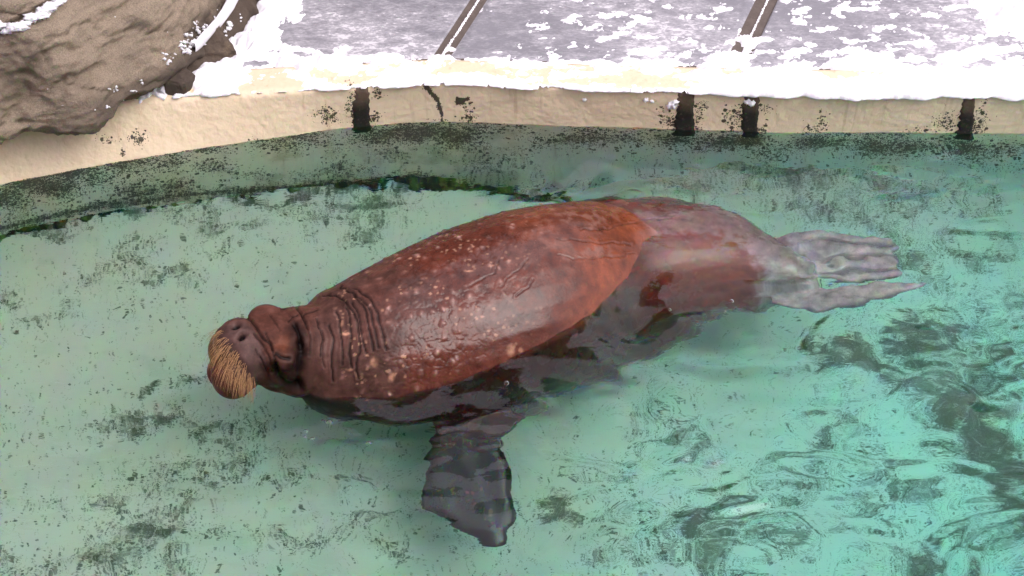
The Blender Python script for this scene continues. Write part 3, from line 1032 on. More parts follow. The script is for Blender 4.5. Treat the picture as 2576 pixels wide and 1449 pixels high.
# tall artificial cliff that the enclosure's back is made of: out of frame, mirrored in the water and ice
CLIFF_ROCK = rock_material('dark_cliff_rock', (.12, .095, .075), (.17, .135, .105), (.08, .068, .058))
cliff, _ = boulder('rock_cliff', [(-1200, -420), (0, -420), (800, -430), (1500, -430)], .2, (-.1, 1),
                   [(0, .1), (.02, .3), (.1, .8), (.2, 1.4), (.1, 2.2), (.2, 3.0), (.25, 4.0), (.35, 5.2), (.6, 6.2), (1.2, 6.8), (2.4, 7.0)],
                   CLIFF_ROCK, nu=200, step=.03, amp=3.0, seed=270, ext=([(-6.5, 5.6)], [(.62, 7.6), (.6, 9.5)]))
added_low_cliff, _ = boulder('rock_cliff', [(1570, -430), (2000, -430), (2800, -430)], .2, (.05, 1),
                       [(0, .1), (.02, .3), (.1, .8), (.2, 1.3), (.35, 1.75), (.8, 1.95), (2.4, 2.0)],
                       CLIFF_ROCK, nu=160, step=.03, amp=2.2, seed=285, ext=([(.75, 7.6)], [(6.5, 6.0)]))
tag(added_low_cliff, 'low brown rock ledge added out of view behind the deck for dark reflections', 'cliff')  # unseen ledge, put in to break up the water reflections
tag(cliff, 'tall brown artificial rock cliff standing behind the snowy deck', 'cliff')


# unseen parapet added below and behind the camera to shade the near side
def build_shade_parapet():
    V, Fc = [], []
    def box(x0, x1, y0, y1, z0, z1):
        b = len(V)
        V.extend([(x, y, z) for x in (x0, x1) for y in (y0, y1) for z in (z0, z1)])
        for f in ((0, 1, 3, 2), (4, 6, 7, 5), (0, 4, 5, 1), (2, 3, 7, 6), (0, 2, 6, 4), (1, 5, 7, 3)):
            Fc.append(tuple(b + i for i in f))
    box(-7, 7, .0, .24, -2.0, 2.80)
    box(-7, 7, -.05, .28, 2.802, 2.88)
    box(-7, 7, -4.0, -.003, 1.7, 1.85)
    m = M('shade_parapet_concrete')
    pos = m.pos()
    mat = m.principled(m.mix(m.noise(pos, 3, 6), (.26, .24, .215), (.36, .335, .30)), .85, .3, m.bump(m.noise(pos, 30, 5), .4, .01))
    o = mesh_obj('shade_parapet', V, Fc, mat, smooth=False)
    tag(o, 'unseen grey concrete parapet and walkway added at the near side to shade the pool', 'wall')


build_shade_parapet()


# ------------------------------------------------------------------ snow caught on the rocks
def nearest_on(Vs, P2, p):
    d = np.hypot(P2[:, 0] - p[0], P2[:, 1] - p[1])
    idx = np.argsort(d)[:12]
    k = idx[np.argmin(np.linalg.norm(Vs[idx] - (0, 0, CAMH), axis=1))]
    return Vs[k]


def add_blob(VV, FF, c, r, seed, flat=.6, n=9, squash=(1, 1, 1)):
    base = sum(len(v) for v in VV)
    U = []
    for i in range(n):
        th = math.pi * i / (n - 1)
        for j in range(2 * n):
            ph = math.pi * j / n
            U.append((math.sin(th) * math.cos(ph), math.sin(th) * math.sin(ph), math.cos(th)))
    U = np.array(U)
    f = 1 + .85 * fbm(U * 1.0 + seed * 1.7, 1.9, 4, gain=.6, seed=seed)
    V = U * f[:, None] * r * np.array(squash) * (1, 1, flat) + c
    VV.append(V)
    FF.append(grid_faces(n, 2 * n, wrap_v=True, flip=True) + base)


def build_rock_snow():
    z3 = lambda x, y: (375.6 + x * .1852, y * .1852)
    z2 = lambda x, y: (x * .3703, y * .3703)
    px_scale = 1 / 620.0
    VV, FF = [], []
    P2 = proj(MV)
    bl = [(z3(x, y), r * .1852) for x, y, r in [(600, 300, 22), (640, 330, 32), (630, 375, 16), (665, 285, 18), (860, 240, 18), (885, 265, 26), (860, 290, 32), (815, 310, 26), (755, 350, 32), (690, 440, 44), (740, 420, 38),
          (520, 480, 34), (545, 470, 26), (565, 435, 14), (460, 605, 36), (405, 640, 30), (445, 700, 36), (440, 680, 36), (530, 640, 56), (600, 570, 50), (590, 610, 56), (660, 520, 38), (540, 560, 20), (530, 590, 24), (215, 725, 32), (200, 785, 28), (280, 825, 32), (310, 805, 22), (360, 765, 20),
          (355, 700, 9), (475, 735, 12), (930, 130, 14), (915, 170, 12), (1000, 15, 24), (305, 755, 10), (785, 330, 10), (700, 390, 14), (500, 660, 34), (265, 445, 7), (155, 845, 6)]]
    bl += [(z2(x, y), r * .3703) for x, y, r in [(785, 600, 14), (775, 630, 9), (790, 620, 10), (755, 610, 8), (720, 725, 12), (732, 715, 10), (650, 755, 8), (915, 610, 10), (925, 605, 8), (960, 565, 9), (975, 565, 9), (840, 680, 5), (805, 90, 5), (422, 705, 4), (310, 620, 4), (20, 925, 7)]]
    for k, (p, r) in enumerate(bl):
        c = nearest_on(MV, P2, p)
        for q_ in range(3 if r > 3 else 2):
            jj = np.array([random.gauss(0, .5), random.gauss(0, .25), random.gauss(0, .45)]) * r * px_scale
            add_blob(VV, FF, c + jj, r * px_scale * random.uniform(.35, .85), 400 + k * 5 + q_, .7, squash=(random.uniform(.7, 1.3), .7, 1))
    # ribbon in the upper left crack
    for k in range(26):
        t = k / 25
        p = (-12 + 172 * t, 78 - 92 * t + 10 * math.sin(t * 3))
        c = nearest_on(MV, P2, p)
        add_blob(VV, FF, c, .016 + .006 * random.random(), 470 + k, .55, squash=(1.2, .8, 1))
    o = mesh_obj('snow_patch', np.concatenate(VV), np.concatenate(FF), snow_mat, main_rock, attrs={'stain': np.zeros(sum(len(v) for v in VV))})
    tag(o, kind='stuff')
    # the filled gully between the two boulders
    path = [z3(x, y) for x, y in [(1170, -60), (1150, 0), (1100, 80), (1020, 220), (960, 310), (860, 410), (740, 540), (660, 640), (612, 700)]]
    wd = np.array([70, 68, 62, 52, 48, 44, 48, 46, 30]) * .1852 / 620
    VV, FF = [], []
    P2 = proj(np.concatenate([MV, TV]))
    AV = np.concatenate([MV, TV])
    C = np.array([nearest_on(AV, P2, p) for p in path])
    for _ in range(2):
        C[1:-1] = (C[:-2] + 2 * C[1:-1] + C[2:]) / 4
    t = np.linspace(0, len(C) - 1, 60)
    Cs = np.stack([np.interp(t, np.arange(len(C)), C[:, i]) for i in range(3)], 1)
    ws = np.interp(t, np.arange(len(C)), wd)
    ring = 20
    V = []
    for i in range(60):
        d = Cs[min(i + 1, 59)] - Cs[max(i - 1, 0)]
        d /= np.linalg.norm(d)
        view = np.array([0, -.6, .8])
        sx = np.cross(d, view); sx /= np.linalg.norm(sx)
        up = np.cross(sx, d)
        for j in range(ring):
            a = 2 * math.pi * j / ring
            V.append(Cs[i] + .01 * up + sx * math.cos(a) * ws[i] + up * math.sin(a) * .03)
    V = np.array(V)
    V += .007 * fbm(V, 18, 3, seed=501)[:, None]
    VV.append(V); FF.append(grid_faces(60, ring, wrap_v=True))
    P2 = proj(TV)
    for k, (p, r) in enumerate([((1110, 300), 42), ((1120, 340), 36), ((1090, 370), 36), ((1065, 420), 24), ((1050, 450), 16), ((1270, 250), 16), ((1280, 290), 12), ((1260, 190), 10), ((780, 600), 16)]):
        c = nearest_on(TV, P2, z3(*p))
        add_blob(VV, FF, c, r * .1852 / 620, 520 + k, .7)
    o = mesh_obj('snow_patch', np.concatenate(VV), np.concatenate(FF), snow_mat, two_rock, attrs={'stain': np.zeros(sum(len(v) for v in VV))})
    tag(o, kind='stuff')
    # drifted snow under the overhang of the huge boulder
    VV, FF = [], []
    for k, (p, r) in enumerate([((350, 253), .04), ((375, 245), .05), ((398, 236), .05), ((405, 222), .04)]):
        c = unz([p], .19)[0]
        add_blob(VV, FF, c + (0, .05, -.005), r, 540 + k, .8, n=16)
    o = mesh_obj('snow', np.concatenate(VV), np.concatenate(FF), snow_mat, attrs={'stain': np.zeros(sum(len(v) for v in VV))})
    tag(o, kind='stuff')
    # lumps stuck to the wall face
    VV, FF = [], []
    for k, (p, r) in enumerate([((1690, 262), 12), ((1698, 256), 9), ((1684, 268), 6), ((1890, 258), 10), ((1880, 254), 8), ((1470, 250), 5), ((1625, 250), 7), ((1640, 254), 5)]):
        x = unz([p], .14)[0]
        y = float(wall_y(x[0]))
        z = CAMH - y * (CAMH - x[2]) / x[1]
        add_blob(VV, FF, np.array([x[0] * y / x[1], y - .002, z]), r / 680, 560 + k, .9)
    o = mesh_obj('snow', np.concatenate(VV), np.concatenate(FF), snow_mat, attrs={'stain': np.zeros(sum(len(v) for v in VV))})
    tag(o, kind='stuff')


build_rock_snow()

# ================================================================== WALRUS


UND = np.array([(700, 992), (760, 1020), (800, 1040), (880, 1062), (950, 1076), (1080, 1090), (1200, 1078), (1300, 1050), (1400, 1010), (1450, 985), (1540, 946), (1620, 910), (1730, 842), (1800, 808), (1850, 788), (1930, 778)], float)
NEARPX = np.array([(690, 985), (760, 998), (850, 1005), (1000, 1000), (1170, 952), (1370, 870), (1480, 800), (1560, 742)], float)
FARX = np.array([(740, 760), (800, 738), (870, 697), (950, 652), (1050, 604), (1150, 561), (1250, 534), (1350, 516), (1480, 501), (1580, 489), (1650, 491), (1750, 504), (1850, 522), (1930, 560)], float)


def fit_section(px_, rho, top=None):
    """ellipse across the body that has the photographed far rim, near rim under water and water line (or height of its back)"""
    yf, yu = np.interp(px_, FARX[:, 0], FARX[:, 1]), np.interp(px_, UND[:, 0], UND[:, 1])
    t = np.linspace(0, 2 * math.pi, 240)
    x = unz([(px_, (yf + yu) / 2)], 0)[0][0]
    yw = None
    if top is None:
        yn = np.interp(px_, NEARPX[:, 0], NEARPX[:, 1])
        yw = unz([(px_, yn)], 0)[0]

    def res(q):
        yc, zc, a = q
        b = rho * a
        E = np.stack([np.full(240, x), yc + a * np.cos(t), zc + b * np.sin(t)], 1)
        pr = projw(E)[:, 1]
        r3 = (yc - a * math.sqrt(max(1 - (zc / b) ** 2, 0)) - yw[1]) * 700 if top is None else (zc + b - top) * 700
        return np.array([pr.min() - yf, pr.max() - yu, r3])
    q = np.array([unz([(px_, (yf + yu) / 2)], -.05)[0][1], -.12, .34])
    if top is not None: q[1] = top - .22; q[2] = .23
    for _ in range(25):
        r = res(q)
        J = np.stack([(res(q + e) - r) / 1e-4 for e in np.eye(3) * 1e-4], 1)
        q = q - .7 * np.linalg.lstsq(J, r, rcond=1e-3)[0]
        q[2] = np.clip(q[2], .05, .5); q[1] = np.clip(q[1], -.4, .1)
    print('fit', px_, np.round(q, 3), np.round(res(q), 1))
    return (x, q[0], q[1], q[2], rho * q[2])


SECT = [fit_section(p, r_) for p, r_ in ((830, .93), (900, .93), (1000, .93), (1120, .92), (1250, .92), (1370, .93), (1480, .94))]
SECT += [fit_section(p, r_, tp) for p, r_, tp in ((1620, .94, .004), (1750, .93, -.022), (1850, .92, -.040), (1925, .9, -.055))]
for px_, py_, zc_, a_, b_ in [(2000, 684, -.165, .10, .09), (2050, 692, -.165, .06, .05)]:
    c = unr([(px_, py_)], zc_)[0]
    SECT.append((c[0], c[1], zc_, a_, b_))
SECT = np.array(sorted(SECT))
print('SECT', np.round(SECT, 3).tolist())


def loft(C, A, B, axis_u=None, nr=40, nose=.6):
    """closed tube through centres C with lateral half widths A and vertical half heights B, sections across x"""
    n = len(C)
    V, Fc = [], []
    for i in range(n):
        for j in range(nr):
            t = 2 * math.pi * j / nr
            V.append((C[i][0], C[i][1] + A[i] * math.cos(t), C[i][2] + B[i] * math.sin(t)))
    for i in range(n - 1):
        for j in range(nr):
            k = (j + 1) % nr
            Fc.append((i * nr + j, i * nr + k, (i + 1) * nr + k, (i + 1) * nr + j))
    Fc.append(tuple(range(nr - 1, -1, -1)))
    Fc.append(tuple((n - 1) * nr + j for j in range(nr)))
    return V, Fc


def smooth_curve(xs, ys, xq):
    y = np.interp(xq, xs, ys)
    k = np.exp(-np.linspace(-2, 2, 11) ** 2); k /= k.sum()
    return np.convolve(np.pad(y, 5, mode='reflect', reflect_type='odd'), k, 'valid')


def ellipsoid(c, f, l, u, r, n=20):
    V, Fc = [], []
    for i in range(n + 1):
        th = math.pi * i / n
        for j in range(2 * n):
            ph = math.pi * j / n
            V.append(tuple(np.array(c) + f * r[0] * math.cos(th) + l * r[1] * math.sin(th) * math.cos(ph) + u * r[2] * math.sin(th) * math.sin(ph)))
    for i in range(n):
        for j in range(2 * n):
            k = (j + 1) % (2 * n)
            Fc.append((i * 2 * n + j, i * 2 * n + k, (i + 1) * 2 * n + k, (i + 1) * 2 * n + j))
    return V, Fc


def paddle(outline, thick):
    """flat flipper from its rim (places in order): a closed plate, thick in the middle"""
    O = np.array(outline)
    n = len(O)
    c = O.mean(0)
    _, _, vt = np.linalg.svd(O - c)
    nn = vt[2]
    V, Fc = [], []
    rings = [1.0, .97, .8, .5, .2]
    for side in (1, -1):
        for q, r in enumerate(rings):
            hh = (0.15, .55, .9, 1.0, 1.0)[q] * thick * .5 * side
            for p in O:
                V.append(tuple(c + (p - c) * r + nn * hh))
        base = 0 if side == 1 else len(rings) * n
        for q in range(len(rings) - 1):
            for i in range(n):
                j = (i + 1) % n
                f = (base + q * n + i, base + q * n + j, base + (q + 1) * n + j, base + (q + 1) * n + i)
                Fc.append(f if side == 1 else f[::-1])
        f = tuple(base + (len(rings) - 1) * n + i for i in range(n))
        Fc.append(f if side == 1 else f[::-1])
    b2 = len(rings) * n
    for i in range(n):
        j = (i + 1) % n
        Fc.append((j, i, b2 + i, b2 + j))
    return V, Fc


HF = np.array([-.90, -.32, .30]); HF /= np.linalg.norm(HF)          # where the head points
HL = np.array([.335, -.94, 0.0]); HL -= HF * (HL @ HF); HL /= np.linalg.norm(HL)   # the animal's left
HU = np.cross(HL, HF) * -1.0
if HU[2] < 0: HU = -HU
EYE_MID = unz([(688, 838)], .175)[0]
HC = EYE_MID - HU * .075 - HF * .02                                 # middle of the skull


def hp(f, l, u):
    return HC + HF * f + HL * l + HU * u


def tube(path, radii, nr=16):
    P = np.array(path)
    V, Fc = [], []
    n = len(P)
    for i in range(n):
        d = P[min(i + 1, n - 1)] - P[max(i - 1, 0)]
        d /= np.linalg.norm(d)
        a = np.cross(d, (0, 0, 1)); a /= np.linalg.norm(a)
        b = np.cross(a, d)
        for j in range(nr):
            t = 2 * math.pi * j / nr
            V.append(tuple(P[i] + (a * math.cos(t) + b * math.sin(t)) * radii[i]))
    for i in range(n - 1):
        for j in range(nr):
            k = (j + 1) % nr
            Fc.append((i * nr + j, i * nr + k, (i + 1) * nr + k, (i + 1) * nr + j))
    Fc.append(tuple(range(nr - 1, -1, -1)))
    Fc.append(tuple((n - 1) * nr + j for j in range(nr)))
    return V, Fc


def build_walrus():
    parts = []
    xq = np.linspace(SECT[0, 0], SECT[-1, 0], 90)
    C = np.stack([xq, smooth_curve(SECT[:, 0], SECT[:, 1], xq), smooth_curve(SECT[:, 0], SECT[:, 2], xq)], 1)
    A = smooth_curve(SECT[:, 0], SECT[:, 3], xq)
    B = smooth_curve(SECT[:, 0], SECT[:, 4], xq)
    parts.append(loft(C, A, B))
    # neck joins body to skull
    c0 = np.array([SECT[0, 0], SECT[0, 1], SECT[0, 2]])
    parts.append(ellipsoid(c0 + (.02, 0, 0), np.array([1., 0, 0]), np.array([0, 1., 0]), np.array([0, 0, 1.]), (.16, SECT[0, 3] * 1.0, SECT[0, 4] * 1.0)))
    parts.append(tube([c0 + (.08, 0, .0), c0 * .5 + HC * .5, HC], [SECT[0, 3] * .95, .165, .135], 24))
    parts.append(ellipsoid(HC, HF, HL, HU, (.15, .135, .115)))
    parts.append(ellipsoid(hp(-.02, .066, -.035), HF, HL, HU, (.09, .062, .078)))
    parts.append(ellipsoid(hp(-.02, -.075, -.04), HF, HL, HU, (.10, .075, .085)))
    # brows over the eyes
    parts.append(ellipsoid(hp(.02, .092, .055), HF, HL, HU, (.062, .048, .040)))
    parts.append(ellipsoid(hp(.02, -.092, .060), HF, HL, HU, (.060, .046, .042)))
    # snout and the two whisker pads
    parts.append(ellipsoid(hp(.115, .004, .005), HF, HL, HU, (.085, .120, .095)))
    parts.append(ellipsoid(hp(.155, .006, .03), HF, HL, HU, (.055, .082, .058)))
    parts.append(ellipsoid(hp(.148, .074, -.036), HF, HL, HU, (.072, .076, .080)))
    parts.append(ellipsoid(hp(.135, -.045, -.035), HF, HL, HU, (.072, .068, .080)))
    parts.append(ellipsoid(hp(.12, .0, -.10), HF, HL, HU, (.09, .085, .05)))
    # near fore flipper, hanging in the water
    rim = [(1090, 1075), (1080, 1130), (1072, 1190), (1062, 1240), (1066, 1275), (1100, 1296), (1140, 1316), (1175, 1342), (1205, 1358), (1240, 1365), (1266, 1352), (1274, 1330), (1286, 1305), (1292, 1280), (1285, 1240), (1288, 1200), (1276, 1165), (1262, 1130), (1290, 1085), (1330, 1040), (1250, 1000), (1150, 1010)]
    zz = np.interp([p[1] for p in rim], [1000, 1100, 1365], [-.24, -.27, -.36])
    parts.append(paddle(unr(rim, zz), .055))
    # far fore flipper, hidden under the body
    parts.append(ellipsoid(np.array([-.05, 3.85, -.33]), np.array([.5, .75, -.4]), np.array([.8, -.5, 0.]), np.array([.1, .2, .9]), (.22, .11, .03)))
    # hind flippers
    rim = [(1930, 610), (1985, 585), (2040, 580), (2120, 592), (2200, 598), (2252, 606), (2264, 622), (2238, 634), (2266, 650), (2250, 664), (2272, 682), (2258, 700), (2190, 706), (2110, 704), (2040, 700), (1950, 700)]
    parts.append(paddle(unr(rim, np.interp([p[0] for p in rim], [1950, 2260], [-.17, -.13])), .040))
    rim = [(1940, 690), (2000, 680), (2040, 712), (2080, 726), (2130, 722), (2200, 712), (2270, 712), (2340, 710), (2300, 730), (2230, 748), (2150, 768), (2080, 782), (2000, 776), (1940, 758)]
    parts.append(paddle(unr(rim, np.interp([p[0] for p in rim], [1940, 2340], [-.18, -.10])), .042))
    V, Fc, b = [], [], 0
    for v, f in parts:
        V += list(v)
        Fc += [tuple(i + b for i in q) for q in f]
        b += len(v)
    raw = mesh_obj('walrus', np.array(V), Fc, None)
    import bmesh
    bm = bmesh.new(); bm.from_mesh(raw.data)
    bmesh.ops.recalc_face_normals(bm, faces=bm.faces)
    bm.to_mesh(raw.data); bm.free()
    md = raw.modifiers.new('r', 'REMESH'); md.mode = 'VOXEL'; md.voxel_size = .0042; md.adaptivity = 0
    ms = raw.modifiers.new('s', 'SMOOTH'); ms.factor = .5; ms.iterations = 20
    dg = bpy.context.evaluated_depsgraph_get()
    me = bpy.data.meshes.new_from_object(raw.evaluated_get(dg))
    old = raw.data
    raw.modifiers.clear()
    raw.data = me
    bpy.data.meshes.remove(old)
    n = len(me.vertices)
    P = np.empty(n * 3, np.float32); me.vertices.foreach_get('co', P); P = P.reshape(-1, 3).astype(float)
    N = np.empty(n * 3, np.float32); me.vertex_normals.foreach_get('vector', N); N = N.reshape(-1, 3).astype(float)
    print('walrus verts', n)
    px = projw(P)
    vis = sstep(-.05, .15, np.einsum('ij,ij->i', N, np.array([0, 0, CAMH]) - P) / 5)
    X, Y = px[:, 0], px[:, 1]
    D = np.zeros(n)
    groove = np.zeros(n)
    w = np.stack([fbm(P, 16, 3, seed=601), fbm(P, 16, 3, seed=605)], 1)

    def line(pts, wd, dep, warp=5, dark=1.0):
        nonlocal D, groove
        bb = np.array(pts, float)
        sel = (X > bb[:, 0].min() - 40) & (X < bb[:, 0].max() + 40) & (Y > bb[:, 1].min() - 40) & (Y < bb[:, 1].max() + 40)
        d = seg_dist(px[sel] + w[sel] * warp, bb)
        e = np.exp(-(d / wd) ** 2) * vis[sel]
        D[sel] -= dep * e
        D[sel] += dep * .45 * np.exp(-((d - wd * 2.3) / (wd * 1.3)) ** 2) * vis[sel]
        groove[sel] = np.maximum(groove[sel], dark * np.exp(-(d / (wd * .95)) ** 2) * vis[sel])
    h1 = lambda L: [(469.6 + a * .3009, 704.4 + c * .3009) for a, c in L]
    # neck folds
    for L in ([(1190, 380), (1222, 480), (1222, 600), (1215, 850)], [(1245, 260), (1285, 400), (1300, 560), (1310, 700)], [(1340, 240), (1365, 360), (1380, 480), (1365, 640), (1390, 740)],
              [(1330, 180), (1420, 330), (1450, 520), (1430, 650), (1425, 820)], [(1390, 190), (1440, 320), (1470, 480), (1500, 610)], [(1400, 130), (1470, 220), (1520, 370), (1550, 510), (1560, 590)],
              [(1330, 90), (1450, 150), (1530, 270), (1580, 420), (1600, 570)], [(1290, 60), (1420, 80), (1520, 150), (1590, 280), (1635, 420), (1662, 590)], [(1130, 130), (1250, 120), (1320, 170)], [(1100, 330), (1130, 480), (1120, 640)]):
        line(h1(L), 2.6, .0052, 6)
    h2 = lambda L: [(503.1 + a * .2083, 737.9 + c * .2083) for a, c in L]     # closer view of the head
    line(h2([(500, 300), (560, 295), (620, 330), (660, 380), (700, 450), (760, 540), (840, 600), (880, 690), (910, 820), (930, 940)]), 3.2, .0055, 3)
    line(h2([(655, 480), (720, 570), (790, 680), (850, 800), (870, 950)]), 2.2, .004, 3, .8)
    line(h2([(680, 680), (740, 800), (800, 900), (830, 1000)]), 2.0, .003, 3, .7)
    line(h2([(790, 480), (840, 580), (870, 680)]), 2.2, .004, 3, .9)
    line(h2([(840, 250), (900, 350), (960, 450)]), 2.2, .0028, 4, .6)
    line(h2([(1140, 120), (1180, 200), (1240, 280), (1280, 350), (1300, 430)]), 3.0, .008, 2)
    line(h2([(1070, 340), (1120, 290), (1180, 270)]), 2.2, .004, 2, .8)
    line(h2([(1250, 270), (1320, 235), (1420, 205)]), 2.2, .003, 3, .8)
    line(h2([(1300, 400), (1330, 560), (1310, 760)]), 2.4, .003, 3, .6)
    line(h2([(1145, 400), (1185, 520), (1215, 640)]), 5.0, .006, 3)
    line(h2([(1205, 600), (1225, 720), (1215, 850), (1195, 960), (1185, 1080)]), 10.0, .013, 3)
    line(h2([(900, 880), (960, 1010), (1080, 1090), (1190, 1120)]), 8.0, .012, 3)
    line(h2([(1475, 450), (1480, 650), (1500, 900)]), 2.0, .003, 4, .6)
    line(h2([(1030, 190), (990, 190)]), 2.5, .005, 1)
    line(h2([(920, 735), (960, 765), (1010, 785), (1065, 790)]), 4.2, .0055, 0, 2.0)       # closed eye
    # nostrils: pits
    nost = np.zeros(n)
    for (cx, cy), (rx, ry), ang in (((430, 392), (58, 36), -.3), ((505, 520), (62, 36), -.6)):
        c = h2([(cx, cy)])[0]
        q = (px - c) / .2083
        ca, sa = math.cos(ang), math.sin(ang)
        r = ((q[:, 0] * ca + q[:, 1] * sa) / rx) ** 2 + ((-q[:, 0] * sa + q[:, 1] * ca) / ry) ** 2
        pit = np.exp(-r ** 1.3) * vis
        D -= .026 * pit
        D += .0035 * np.exp(-((np.sqrt(r) - 1.7) / .5) ** 2) * vis
        nost = np.maximum(nost, sstep(1.15, .55, r) * vis)
    # warty chest and shoulders
    near_front = sstep(1420, 1060, X + .35 * (Y - 760)) * sstep(760, 1000, X)
    d1, d2, val = cells(P + .012 * np.stack([w[:, 0], w[:, 1], w[:, 0]], 1), 27, seed=611)
    spotty = .25 + .95 * sstep(-.25, .25, fbm(P, 5.5, 3, seed=613))
    wart = np.exp(-(d1 / .24) ** 2) * (val > .3) * near_front * (.4 + .9 * val) * spotty
    crack = sstep(.16, .02, d2 - d1)
    wrink = 1 - np.abs(np.sin(2 * math.pi * (P[:, 0] * 0 + fbm(P * (1.8, 1, 1), 6.5, 3, seed=621) * 1.6)))
    D += .0045 * wart + .0012 * fbm(P, 10, 3, seed=631) * (.3 + near_front) - .0016 * sstep(.80, 1.0, wrink) * (.12 + near_front) * sstep(840, 1000, X)
    D -= .0010 * crack * near_front
    # long soft creases on the flank
    for L in ([(1460, 578), (1520, 575), (1600, 560), (1700, 545)], [(1400, 640), (1500, 650), (1600, 640)], [(1180, 720), (1230, 690), (1260, 660)], [(1260, 720), (1300, 680), (1330, 650)], [(1300, 745), (1340, 705)], [(1400, 600), (1480, 610), (1590, 615)]):
        line(L, 2.2, .0022, 8, .35)
    # gentle folds across the webbed flippers
    fore = (Y > 1090) & (P[:, 2] < -.2) & (X > 1040) & (X < 1340)
    D += np.where(fore, .0018 * np.sin((X * .9 - Y * .35) / 11), 0)
    hind = X > 2010
    toe = np.sin((Y + .10 * (X - 2100) * np.where(Y > 706, -.6, .2) + fbm(P, 8, 2, seed=641) * 22) / 5.2)
    toe = np.where(Y > 712, toe * .25, toe)
    D += np.where(hind, .0048 * toe, 0)
    P2 = P + N * D[:, None]
    me.vertices.foreach_set('co', P2.astype(np.float32).ravel())
    me.update()

    # ---- skin colour (pigment, painted shade and sheen) per vertex
    def lerp(a, b, t): return a * (1 - t[:, None]) + np.array(b) * t[:, None]
    ones = np.ones((n, 1))
    c = ones * np.array((.135, .038, .023))
    nl = fbm(P, 5, 4, seed=651)
    nf = fbm(P, 26, 4, seed=655)
    c = lerp(c, (.215, .058, .022), sstep(1250, 1560, X + nl * 160))                  # warmer hind half
    c = lerp(c, (.112, .060, .049), sstep(1120, 900, X + nl * 150) * .9)              # greyer neck
    c = lerp(c, (.125, .052, .037), sstep(800, 750, X + .25 * (Y - 860) + nl * 20) * .9)    # head
    c = lerp(c, (.125, .078, .070), sstep(0, 14, poly_sd(px + w * 8, h2([(480, 290), (560, 300), (640, 350), (720, 480), (800, 680), (860, 900), (800, 1080), (650, 1150), (560, 1000), (420, 700), (220, 420), (330, 340)]))) * .95)   # snout
    c = lerp(c, (.060, .038, .036), sstep(-6, 10, poly_sd(px + w * 8, h2([(215, 400), (300, 440), (380, 560), (470, 700), (560, 850), (640, 980), (690, 1090), (600, 1120), (480, 1090), (380, 1010), (280, 900), (170, 700), (150, 520), (170, 440)]))) * .8)
    c = lerp(c, (.16, .035, .02), np.exp(-(((X - 545) / 14) ** 2 + ((Y - 934) / 12) ** 2)) * .9)
    c = lerp(c, (.230, .075, .030), np.exp(-(((X - 718) / 26) ** 2 + ((Y - 866) / 26) ** 2)) * .6)
    c = lerp(c, (.018, .010, .009), np.exp(-(seg_dist(px + w * 10, h2([(1150, 440), (1190, 620), (1180, 820), (1080, 960), (1180, 1080)])) / 24) ** 2) * .92)  # neck fold: mostly its shadow, painted as dark skin
    c = lerp(c, (.03, .015, .011), np.exp(-(seg_dist(px + w * 8, h2([(880, 900), (950, 1100), (1080, 1100)])) / 26) ** 2) * .8)  # jowl shadow painted into the skin colour
    # sky sheen and water haze painted as grey patches with ragged rims
    def sheen_patch(poly, soft, amt, colr=(.165, .118, .108), wet_only=False):
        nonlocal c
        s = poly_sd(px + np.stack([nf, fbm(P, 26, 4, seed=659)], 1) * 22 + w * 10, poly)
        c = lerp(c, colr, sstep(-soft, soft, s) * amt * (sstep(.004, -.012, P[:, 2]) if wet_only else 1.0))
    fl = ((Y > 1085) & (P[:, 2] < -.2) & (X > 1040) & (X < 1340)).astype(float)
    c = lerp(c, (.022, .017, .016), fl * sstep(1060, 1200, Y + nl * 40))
    sheen_patch([(1175, 830), (1190, 790), (1215, 765), (1250, 752), (1290, 757), (1305, 775), (1310, 800), (1330, 812), (1320, 830), (1280, 835), (1230, 830), (1180, 845)], 9, .35)
    sheen_patch([(1150, 680), (1190, 660), (1260, 615), (1330, 600), (1390, 590), (1420, 600), (1360, 650), (1280, 690), (1200, 700), (1160, 695)], 14, .3)
    sheen_patch([(1560, 560), (1590, 535), (1700, 528), (1830, 520), (1900, 540), (1990, 590), (2030, 640), (1990, 660), (1900, 640), (1860, 610), (1800, 588), (1640, 590)], 12, .7, (.34, .33, .345), True)
    sheen_patch([(1900, 640), (2000, 660), (2400, 690), (2400, 800), (1960, 800), (1890, 760), (1915, 700)], 26, .9, (.50, .51, .53), True)
    sheen_patch([(1960, 560), (2300, 580), (2330, 720), (2050, 720), (2000, 640)], 18, .9, (.50, .51, .53), True)
    c = lerp(c, (.085, .10, .115), hind * sstep(.1, -.8, toe) * sstep(2030, 2090, X) * .75)
    pale = sstep(.05, .35, fbm(P * (.8, 1, 1), 11, 4, seed=663)) * np.exp(-(((X - 1480) / 150) ** 2 + ((Y - 610) / 60) ** 2)) + sstep(.0, .3, nf) * np.exp(-(((X - 1460) / 110) ** 2 + ((Y - 545) / 25) ** 2))
    c = lerp(c, (.24, .13, .10), np.clip(pale, 0, 1) * .75)  # speckled sky reflection on the back, painted as skin colour
    # wart tips with their wet glints painted in, scars and flakes
    c = lerp(c, (.20, .095, .072), np.clip(np.exp(-(d1 / .30) ** 2) * (val > .3) * near_front, 0, 1) * .7)
    c = lerp(c, (.66, .44, .38), np.clip(np.exp(-(d1 / .17) ** 2) * (val > .30) * near_front * spotty * (.35 + .8 * val), 0, 1) * .85)
    fd, _, fv = cells(P, 62, seed=671)
    fz = sstep(.15, .5, fbm(P, 7, 3, seed=675) + .25) * sstep(820, 900, X) * sstep(1500, 1050, X)
    c = lerp(c, (.50, .30, .20), np.clip((fd < .36) * (fv > .70) * fz, 0, 1) * .85)
